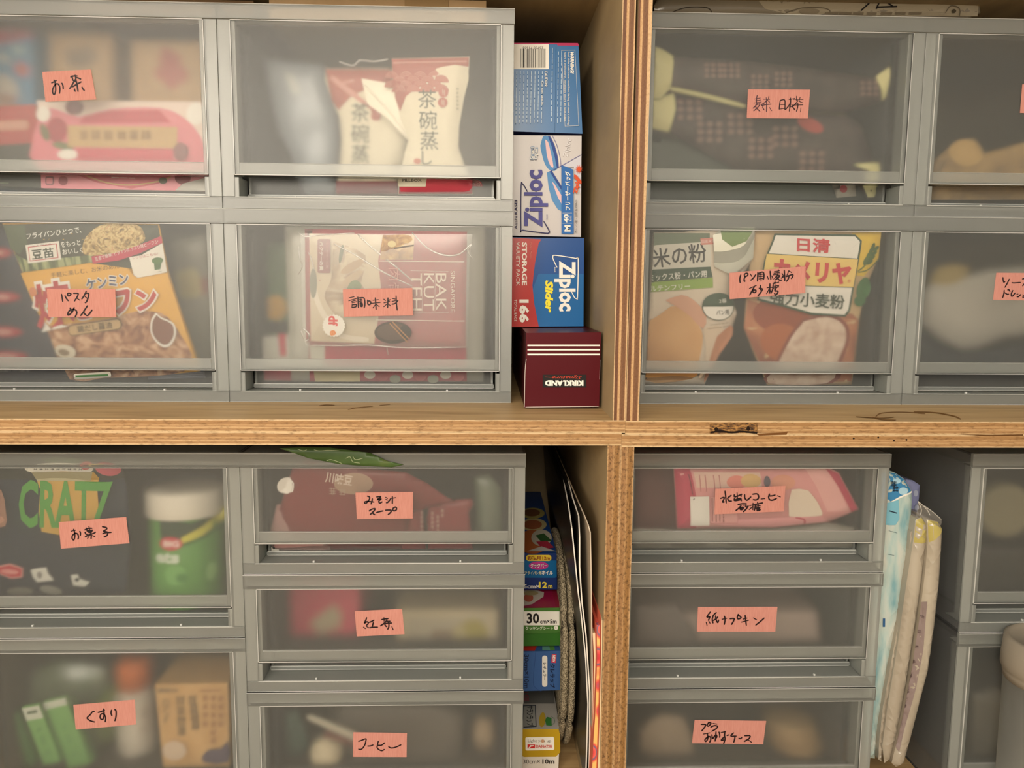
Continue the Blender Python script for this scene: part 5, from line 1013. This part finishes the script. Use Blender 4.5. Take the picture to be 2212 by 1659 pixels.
box('bag_carton', 'white freezer bag carton with purple Ziploc lettering reading upward, second from top', 'box', gapq(z((185, 178), (975, 182), (967, 1392), (172, 1378)), 15), 15, 22, gl('c6c2c2'), c('c4c0c4'), art, 'bag cartons')
z = zc(1080, 500, 3.605)
def art(f):
    f.poly(z((60, 46), (322, 62), (300, 95), (272, 250), (252, 420), (268, 570), (302, 742), (60, 745)), gl('b8302c'))
    f.poly(z((300, 330), (652, 330), (650, 738), (302, 740), (268, 570), (255, 450)), gl('1a64a2'))
    f.text('STORAGE', *z.p(190, 252), WH, w=93, h=11, rot=90, bold=.035); f.text('VARIETY PACK', *z.p(140, 252), WH, w=95, h=7.5, rot=90); f.text('166', *z.p(188, 620), WH, w=50, h=21, rot=90, bold=.05); f.text('TOTAL BAGS', *z.p(120, 615), WH, w=47, h=5, rot=90)
    f.text('Made in Mexico', *z.p(241, 148), c('e88a80'), w=34, h=3.6, rot=90)
    f.text('Ziploc', *z.p(505, 425), WH, w=109, h=46, rot=90, bold=.04); f.text('Slider', *z.p(383, 506), c('f0e03c'), w=70, h=17, rot=90, bold=.05, shear=.2)
    f.line(z((443, 278), (415, 220), (412, 195), (432, 186), (590, 210), (608, 222), (603, 505), (594, 521), (580, 515), (558, 472)), 2, WH, sm=3); f.text('BRAND', *z.p(427, 298), WH, w=11, h=2.5, rot=90)
box('bag_carton', 'blue and red STORAGE variety pack carton with white Ziploc lettering, third from top', 'box', gapq(z((112, 46), (655, 52), (650, 738), (104, 744)), 14.4), 14.4, 22, gl('174c90'), gl('16407c'), art, 'bag cartons')
def art(f):
    for y in (887, 921, 957): f.rect(*z.p(214, y - 6), *z.p(777, y + 6), WH)
    f.rect(*z.p(333, 1115), *z.p(670, 1214), BK); f.text('KIRKLAND', *z.p(500, 1180), WH, w=83, h=12, rot=180, bold=.06); f.text('Signature', *z.p(520, 1134), c('c8402c'), w=64, h=9, rot=180, shear=.4); f.line(z((352, 1132), (420, 1136)), 1.2, c('c8402c'), sm=0)
    f.line(z((205, 992), (195, 1090), (190, 1365)), 1.1, c('d8ccc4')); f.line(z((200, 1366), (480, 1363), (765, 1360)), 1.3, c('d8ccc4')); f.line(z((778, 1000), (774, 1150)), 1, c('c0a8a4'))
YK = 6.0
b, f = box('', '', '', z((205, 790), (787, 786), (772, 1366), (192, 1372)), YK, 30, c('520c16', .3, .2), c('4a1018', .35, .2), art, build=False)
tp = Face(b, at(*z.p(205, 790), YK), (0, 0, 1)); 
for x in (640, 668, 695): tp.rect(*z.p(x - 7, 779), *z.p(x + 7, 785), WH, lv=1)
sd = Face(b, at(*z.p(205, 790), YK) + Vector((-.005, 0, 0)), (-1, 0, 0)); sd.poly(z((150, 795), (170, 815), (170, 935), (150, 905)), BK)
sd.line(z((105, 915), (180, 1018)), 1.4, c('d8ccc4'), sm=0)
goods(b, 'wrap_carton', 'maroon carton with three white stripes and upside-down KIRKLAND label, bottom of the stack', 'box', 'bag cartons')

# ================================================================ wrap cartons in the lower gap
z = zc(1100, 950, 4.74); z8 = zc(1100, 1250, 4.057)
XL = 27.36
def topf(b, Zt, X0): return Face(b, (X0, 0, Zt), (0, 0, 1))
YF = 19.0
def art(f):
    f.poly(z((100, 1235), (484, 1235), (487, 1400), (470, 1412), (100, 1412)), c('0c66a0', .35)); f.rect(*z.p(172, 1178), *z.p(432, 1240), c('e8c83c'), r=6); f.text('お徳用12m', *z.p(302, 1209), c('8c3020'), w=48, h=9, bold=.03)
    f.oval(*z.p(300, 1287), 21, 9, c('c83c94')); f.text('クックパー', *z.p(302, 1287), WH, w=36, h=10, bold=.03, edge=c('3c1c5c'), ew=.06); f.text('フライパン用', *z.p(243, 1362), c('f0e8b0'), w=36, h=7, bold=.02); f.text('ホイル', *z.p(390, 1358), WH, w=24, h=9, bold=.04)
    f.text('25cm×', *z.p(210, 1497), WH, w=42, h=9, bold=.02); f.text('12', *z.p(345, 1482), c('f0dc4c'), w=18, h=14, bold=.04); f.text('m', *z.p(420, 1500), c('f0dc4c'), w=9, h=7, bold=.03)
b, f = box('', '', '', gapq(z((165, 1162), (486, 1162), (491, 1532), (150, 1532)), YF), YF, 26, c('183270', .35), c('24509c', .4), art, build=False)
t = topf(b, at(*z.p(300, 1162), YF).z + .01, 0)
t.oval(*z.p(250, 870), 28, 14, c('d8c890')); t.oval(*z.p(240, 870), 20, 10, c('b86a44')); t.oval(*z.p(240, 755), 26, 12, c('c8b86c')); t.oval(*z.p(230, 750), 18, 8, c('8c5c3c')); t.oval(*z.p(240, 1050), 34, 26, c('c8703c')); t.oval(*z.p(330, 1010), 22, 18, c('d8d0bc'))
t.poly(z((268, 985), (355, 965), (440, 1045), (325, 1050)), c('3f6a3a')); t.poly(z((275, 1050), (390, 1045), (460, 1110), (345, 1135)), c('c03a50')); t.poly(z((180, 1150), (330, 1100), (480, 1150)), c('d8d4cc'))
goods(b, 'wrap_carton', 'blue frying foil carton reading 12m with yellow pill, top of the lower stack', 'box', 'wrap cartons')
YS = 15.6
def art(f):
    f.rect(*z8.p(60, 285), *z8.p(440, 409), WH); f.text('30', *z8.p(208, 347), BK, w=27, h=23, bold=.03); f.text('cm×5m', *z8.p(343, 374), BK, w=36, h=9, bold=.02)
    f.text('クッキングシート', *z8.p(262, 433), c('e8f0dc'), w=59, h=8, bold=.02); f.oval(*z8.p(410, 428), 4.5, 4.5, WH); f.text('L', *z8.p(410, 428), c('4c7c34'), h=4)
    f.line(z8((130, 460), (180, 482), (400, 476), (455, 455)), .8, c('3c6428')); f.poly(z8((60, 484), (462, 476), (465, 583), (60, 588)), c('346c26', .4))
b, f = box('', '', '', gapq(z8((130, 258), (456, 253), (466, 583), (122, 588)), YS), YS, 30, c('487834', .4), c('a02440', .4), art, build=False)
t = topf(b, at(*z8.p(300, 256), YS).z + .01, 0); t.poly(z8((128, 252), (455, 250), (425, 100), (128, 100)), c('a8204c', .35)); t.poly(z8((128, 240), (200, 225), (300, 160), (305, 120), (230, 100), (128, 105)), c('d8cfc0'), sm=0); t.oval(*z8.p(170, 170), 10, 9, c('c86a50')); t.oval(*z8.p(190, 130), 16, 5, c('b9a878'))
goods(b, 'wrap_carton', 'green cooking sheet carton reading 30cm×5m, second of the lower stack', 'box', 'wrap cartons')
YR = 15.0
def art(f):
    f.text('30cm×10m', *z8.p(152, 812), c('1c2844'), w=73, h=10, rot=90, bold=.015); f.line(z8((232, 640), (210, 900), (235, 960), (280, 985)), .9, c('2c4c84')); f.rect(*z8.p(288, 672), *z8.p(334, 946), WH, r=5); f.text('レギュラー', *z8.p(311, 812), c('1c2844'), w=38, h=7, rot=90, bold=.02)
    f.text('クレラップ', *z8.p(378, 850), c('14203c'), w=52, h=11, rot=90, bold=.03); f.rect(*z8.p(370, 658), *z8.p(412, 735), c('c83c58'), 4); f.text('NEW', *z8.p(391, 697), WH, w=15, h=6, rot=94, bold=.04)
b, f = box('', '', '', gapq(z8((120, 640), (466, 632), (470, 976), (118, 986)), YR), YR, 30, c('3a609a', .4), c('3c64a0', .4), art, build=False)
t = topf(b, at(*z8.p(300, 637), YR).z + .01, 0); t.poly(z8((118, 632), (222, 634), (245, 590), (118, 592)), c('c8382c')); t.poly(z8((290, 630), (400, 630), (395, 592), (290, 592)), c('6fb0a0')); t.poly(z8((360, 630), (400, 630), (395, 592), (350, 592)), c('5c9c4c'))
goods(b, 'wrap_carton', 'blue cling film carton reading 30cm×10m downward, third of the lower stack', 'box', 'wrap cartons')
YG = 13.4
def art(f):
    f.poly(z8((60, 1318), (444, 1318), (447, 1520), (410, 1560), (130, 1562), (60, 1530)), c('b8961f', .35)); f.rect(*z8.p(142, 1387), *z8.p(393, 1503), WH, -1, r=3)
    f.text('Light you up', *z8.p(265, 1423), c('54504c'), w=50, h=8); f.oval(*z8.p(293, 1421), 3.6, 3.6, c('d0a080')); f.rect(*z8.p(160, 1450), *z8.p(226, 1484), c('d22c2c')); f.poly(z8((168, 1478), (185, 1462), (180, 1456), (218, 1456), (205, 1466), (190, 1468), (180, 1480)), WH); f.text('DAIHATSU', *z8.p(305, 1466), c('c83834'), w=34, h=6, bold=.03)
    f.text('30cm×', *z8.p(195, 1598), c('54504c'), w=36, h=9); f.text('10m', *z8.p(342, 1597), c('3c3834'), w=26, h=10, bold=.03)
q = gapq(z8((105, 1318), (446, 1318), (430, 1640), (98, 1644)), YG); q[2] = pj((at(*q[2], YG).x, YG, ZF + .03)); q[3] = pj((XL, YG, ZF + .03))
b, f = box('', '', '', q, YG, 31, c('dcd6cc', .4), c('b9b5ae', .4), art, build=False)
t = topf(b, at(*z8.p(300, 1318), YG).z + .01, 0)
t.poly(z8((112, 1308), (240, 1300), (232, 1106), (118, 1112)), c('3c4450')); t.poly(z8((120, 1300), (232, 1292), (224, 1116), (126, 1120)), c('a8a8a0')); t.text('サランラップ', *z8.p(182, 1205), c('34383c'), w=44, h=16, rot=90, bold=.02)
t.oval(*z8.p(290, 1240), 7, 16, c('c8a838'), 6); t.poly(z8((315, 1245), (330, 1215), (370, 1225), (372, 1295), (325, 1290)), c('3f8a44')); t.line(z8((370, 1215), (395, 1235), (395, 1270), (370, 1285)), 1, c('6c8c70')); t.poly(z8((112, 1100), (400, 1100), (385, 985), (112, 985)), c('6c6c68')); t.text('1個', *z8.p(150, 1040), c('a83c4c'), w=20, h=12, rot=90)
goods(b, 'wrap_carton', 'white and yellow cling film carton with red car maker mark, bottom of the lower stack', 'box', 'wrap cartons')

# ================================================================ woven trivets, trays and paper packets in the lower gap
rope = noisy('braided_cord', [(.3, '6a604c'), (.5, '8f836a'), (.7, 'ab9e84')], 620, (1, 1, 1), .9, 3, 'voronoi', bump=.8)
def trivet(px, py, Y0, Rd, zc_, label):
    p = at(px, py, Y0); b = MB(); rr = .32
    for k, q in enumerate((Rd, Rd - .56, Rd - 1.12, Rd - 1.68)):
        b.tube([(p.x + (-.1 if k % 2 else .1) * 0, Y0 + Rd + q * math.cos(a), zc_ + q * math.sin(a)) for a in [2 * math.pi * j / 60 for j in range(60)]], rr, rope, 8, True)
    b.lathe((p.x - .12, Y0 + Rd, zc_), [(Rd - 1.7, 0), (Rd - 1.7, .24)], rope, 40, (1, 0, 0))
    return goods(b, 'rope_trivet', label, 'trivet', 'rope trivets')
zt1 = ZF + .3 + 11.5
trivet(1222, 1400, 11.0, 11.2, ZF + 11.2 + .36, 'grey braided rope trivet on edge, the one touching the wrap cartons')
trivet(1238, 1400, 10.4, 11.2, ZF + 11.2 + .36, 'grey braided rope trivet on edge, the one beside the thin trays')
def sheet(name, label, cat, edge, Yb, th, face_m, edge_m, group=None):
    """thin stiff sheet standing on edge: its front edge traced (pixel, pixel, depth), run back to depth Yb"""
    b = MB(); fr = [at(x, y, Y) for x, y, Y in edge]
    fr[-1] = Vector((fr[-1].x, fr[-1].y, ZF + .03)) if fr[-1].z < ZF + 2.5 else fr[-1]
    n = len(fr)
    L = [p + Vector((-th / 2, 0, 0)) for p in fr]; R = [p + Vector((th / 2, 0, 0)) for p in fr]
    Lb = [Vector((p.x, Yb, p.z)) for p in L]; Rb2 = [Vector((p.x, Yb, p.z)) for p in R]
    for i in range(n - 1):
        b.add([L[i], L[i + 1], R[i + 1], R[i]], [(0, 1, 2, 3)], edge_m)
        b.add([L[i], L[i + 1], Lb[i + 1], Lb[i]], [(0, 3, 2, 1)], face_m); b.add([R[i], R[i + 1], Rb2[i + 1], Rb2[i]], [(0, 1, 2, 3)], face_m)
    b.add([L[0], R[0], Rb2[0], Lb[0]], [(0, 1, 2, 3)], face_m); b.add([Lb[i] for i in range(n)] + Rb2[::-1], [tuple(range(2 * n))], face_m); b.add([L[-1], R[-1], Rb2[-1], Lb[-1]], [(0, 3, 2, 1)], face_m)
    return goods(b, name, label, cat, group)
blk, wed = c('1a1714', .35), c('e8e2d6', .4)
sheet('thin_tray', 'thin black tray with a white edge on its own left side, nearer the rope', 'tray', [(1211, 1000, 26), (1219, 1045, 16), (1227, 1085, 10), (1235, 1140, 6.5), (1243.5, 1224, 5), (1249, 1280, 4.4), (1255, 1324, 4.1), (1265, 1422, 3.8), (1270, 1521, 3.7), (1268, 1600, 3.7), (1265, 1690, 3.7)], 42, .11, blk, wed, 'thin black trays')
sheet('thin_tray', 'thin black tray with a white edge, touching the beige board', 'tray', [(1219, 1000, 25), (1228, 1040, 15), (1237, 1075, 9.5), (1250, 1115, 6), (1252, 1161, 4.6), (1252, 1224, 4.1), (1257, 1300, 3.7), (1266, 1373, 3.4), (1274, 1496, 3.2), (1274, 1600, 3.2), (1272, 1690, 3.2)], 42, .11, blk, wed, 'thin black trays')
sheet('paper_folder', 'beige board standing behind the thin black trays', 'board', [(1250, 1086, 7), (1262, 1112, 4.4), (1270, 1132, 3.2), (1275, 1150, 2.8), (1276.5, 1220, 2.6), (1277.5, 1300, 2.6), (1279, 1420, 2.6), (1280, 1550, 2.6), (1277, 1690, 2.6)], 40, .1, c('b5a48c', .6), c('d0c2ae', .6))
flor = noisy('floral_paper', [(.2, 'c83a44'), (.38, 'e8685c'), (.46, '5c6a84'), (.56, 'd8504c'), (.7, 'f0c070')], 110, (1, 1, .6), .6, 0, 'voronoi')
cr = c('e4cfa8', .6); orr = c('d86a50', .6)
sheet('paper_packet', 'orange red folded paper packet with a cream edge, left of two by the partition', 'packet', [(1281, 1356, 4), (1284, 1368, 2.6), (1287, 1422, 2.2), (1285, 1545, 2.2), (1282, 1600, 2.2), (1280, 1690, 2.2)], 30, .3, orr, cr, 'floral paper packets')
sheet('paper_packet', 'folded paper with red, blue and yellow floral print between the cream edges', 'packet', [(1291, 1340, 3), (1294, 1350, 1.7), (1295, 1420, 1.3), (1291, 1545, 1.3), (1287, 1600, 1.3), (1283, 1690, 1.3)], 30, .42, orr, flor, 'floral paper packets')
sheet('paper_packet', 'cream edged folded paper leaning on the partition, right of the floral print', 'packet', [(1300, 1330, 1.5), (1302, 1340, .7), (1301, 1420, .4), (1298, 1545, .4), (1293, 1690, .4)], 30, .2, orr, cr, 'floral paper packets')

# ================================================================ packets in the lower right gap
def slab(b, f, outline, depth, m):
    """traced outline run straight back"""
    fr = [f.pos(x, y, 0) for x, y in outline]; bk = [f.plane(x, y) + Vector((0, depth, 0)) for x, y in outline]; n = len(fr)
    b.add(fr + bk, [(i, (i + 1) % n, n + (i + 1) % n, n + i) for i in range(n)] + [tuple(range(n, 2 * n))], m, True)
    f.poly(outline, m, lv=0)
z = zc(1860, 950, 4.739); z4 = zc(1860, 1280, 4.378)
pbl = noisy('pale_towel_wrap', [(.3, '7aa6ae'), (.5, 'aec4c0'), (.65, 'c8cbc2'), (.8, '8fb4ba')], 30, (3, 1, .8), .25, 3, spec=.7, bump=.4)
Yp = 9.4
O = z((250, 300), (345, 335), (440, 400), (515, 520), (520, 640), (500, 900), (470, 1200), (430, 1450), (410, 1659)) + z4((215, 900), (190, 1100), (165, 1250), (140, 1450), (130, 1570), (60, 1560), (60, 900)) + z((150, 1400), (200, 700))
b = MB(); f = vface(b, Yp, bulge=pillow(O, .35, 12, .12, 51)); slab(b, f, O, 24, pbl)
f.poly(z((200, 320), (345, 340), (440, 405), (510, 520), (430, 545), (280, 620), (200, 600)), c('3f86b8', .3)); f.oval(*z.p(345, 410), 9, 6, c('a8d0e4')); f.oval(*z.p(410, 515), 10, 8, c('a8d0e4')); f.line(z((275, 640), (380, 575), (512, 530)), 3.5, WH, sm=3)
for i, (x, y) in enumerate(((330, 490), (310, 440))): scribble(f, *z.p(x, y), 12, c('1c2838'), i + 2, 2.4)
f.poly(z((200, 650), (360, 600), (370, 800), (330, 860), (200, 860)), c('7cb8cc', .3)); f.line(z((270, 715), (335, 735)), 4, c('2c3c4c'), sm=0); f.line(z((260, 915), (345, 940)), 1.2, c('4c6470'), sm=0); f.line(z((250, 1155), (310, 1165)), 1.2, c('4c6470'), sm=0); f.rect(*z4.p(183, 225), *z4.p(203, 305), c('2c5c8c'))
goods(b, 'towel_pack', 'pale blue paper towel pack with a blue header beside the sugar drawers', 'packet')
b = MB(); O = z((455, 405), (530, 415), (602, 465), (592, 600), (570, 760), (552, 890), (480, 885), (470, 600)); f = vface(b, 12, bulge=pillow(O, .3, 12, .1, 52)); slab(b, f, O, 10, c('8288b0', .3)); f.poly(z((490, 800), (552, 805), (545, 890), (480, 885)), c('2c3444', .3)); f.oval(*z.p(560, 690), 6, 8, c('a4acc4', .3)); f.oval(*z.p(545, 540), 5, 7, c('a4acc4', .3))
goods(b, 'blue_packet', 'small violet blue packet behind the pale blue towel pack', 'packet')
whp = noisy('white_plate_wrap', [(.3, '9a9080'), (.6, 'aca392'), (.8, 'bab2a3')], 14, (4, 1, .5), .25, 2, spec=.7)
ylw = c('b8ab64', .3)
for i, (O, Y, lab) in enumerate((
    ([(1967, 1150), (1973, 1142), (1970, 1180), (1958, 1255), (1949, 1330), (1934, 1410), (1922, 1480), (1910, 1560), (1905, 1610), (1904, 1645), (1897, 1640), (1900, 1590), (1907, 1530), (1916, 1480), (1936, 1370), (1951, 1300), (1955, 1255), (1963, 1203)], 8.6, 'left of three beside the pale blue towel pack'),
    ([(1978, 1122), (1990, 1117), (2002, 1135), (2000, 1170), (1992, 1240), (1976, 1350), (1956, 1480), (1936, 1590), (1922, 1640), (1910, 1648), (1906, 1610), (1918, 1520), (1938, 1400), (1958, 1260), (1972, 1170)], 8.2, 'middle of three with a yellow top'),
    ([(2002, 1122), (2025, 1126), (2035, 1142), (2033, 1180), (2028, 1260), (2018, 1350), (2004, 1450), (1988, 1510), (1968, 1590), (1952, 1648), (1936, 1657), (1926, 1648), (1936, 1606), (1952, 1540), (1968, 1455), (1986, 1335), (1999, 1230), (2004, 1170)], 7.8, 'right of three with a yellow top, next to the dim drawers'))):
    b = MB(); f = vface(b, Y, bulge=pillow(O, .45, 10, .08, 53 + i)); slab(b, f, O, 20, whp)
    if i: 
        top = [p for p in O if p[1] < 1172]; yv = 1168; lo = min(p[0] for p in top); hi = max(p[0] for p in top)
        f.poly([(x * .94 + .06 * (lo + hi) / 2, y + 1) for x, y in top], ylw)
    if i == 2:
        v = c('8c7c78', .4); f.poly([(1990, 1300), (1998, 1296), (1988, 1400), (1974, 1480), (1950, 1570), (1938, 1620), (1932, 1610), (1950, 1530), (1972, 1420)], v)
        for k in range(7): scribble(f, 1989 - k * 6, 1330 + k * 32, 7, c('5c4c4c'), k, 1.4)
    goods(b, 'plate_packet', 'white wrapped plate packet, ' + lab, 'packet', 'white plate packets')
b = MB(); f = vface(b, 8.6)
for pts in (((2 * 0 + 1983, 1083), (1990, 1100), (1988, 1112)), ((1983, 1083), (2000, 1098), (2009, 1113)), ((1997, 1093), (2015, 1106), (2033, 1122)), ((1977, 1121), (1984, 1127))): b.tube([f.pos(*p, 1) for p in smooth_line(list(pts))], .05, fold_m, 6)
f.poly([(1983, 1083), (2000, 1095), (2034, 1123), (2033, 1135), (2003, 1122), (1978, 1121)], clear)
b.build('loose_film', bpy.data.objects['plate_packet.002'], 'clear gathered film top')

# ================================================================ things lying on top of the upper drawers
b = MB(); zt_ = 2 * H17 + .03
b.box(3.6, 23.5, 13.5, 44, zt_, zt_ + 1.9, kraft); b.box(3.6, 23.5, 13.4, 13.5, zt_ + .9, zt_ + 1.0, c('7d6244')); b.box(16, 20, 13.38, 13.5, zt_, zt_ + 1.9, c('a8895c')); goods(b, 'cardboard_box', 'flat cardboard box lying on the unlabelled drawer unit', 'box')
b = MB(); b.box(-14, 2.4, 12.6, 40, zt_, zt_ + 1.2, c('6a5236', .7)); goods(b, 'cardboard_sheet', 'brown board lying on the tea drawer unit', 'board')
def art(f):
    f.poly([(1625, -9), (2122, -3), (2112, 8), (2110, 36), (1700, 32), (1650, 22)], c('a89c84', .3)); f.line([(1446, 30), (1480, 19), (1525, 19), (1537, 30)], 2, c('3c3428')); 
    for a, e in (((1858, 24), (1880, 4)), ((1880, 4), (1905, -8)), ((1890, 20), (1902, -6)), ((1905, 2), (1925, 17)), ((1893, 18), (1932, 17))): f.line([a, e], 5, BK, sm=0)
    f.line([(1695, 30), (1730, 20), (1775, 20), (1790, 28), (1770, 34)], 1.6, c('6c6250')); f.oval(1745, 27, 22, 6, c('8a7e68')); dashes(f, 1780, 31, 1990, 31, 6, c('7c705c'), 7); f.line([(2037, 30), (2048, 16), (2066, 20), (2070, 36)], 2, c('6c6250')); f.oval(2055, 27, 5, 4, c('4c4434'))
O = [(1400, 34), (1425, -10), (1900, -8), (2126, -4), (2116, 8), (2118, 28), (2095, 38), (1750, 36)]
b = MB(); f = vface(b, 13.0, bulge=pillow(O, .3, 14, .1, 60)); pouch(b, f, O, c('857b68', .25, .6), 12, 12); art(f); goods(b, 'shopping_bag', 'crumpled printed plastic bag lying on the upper right drawers', 'bag')
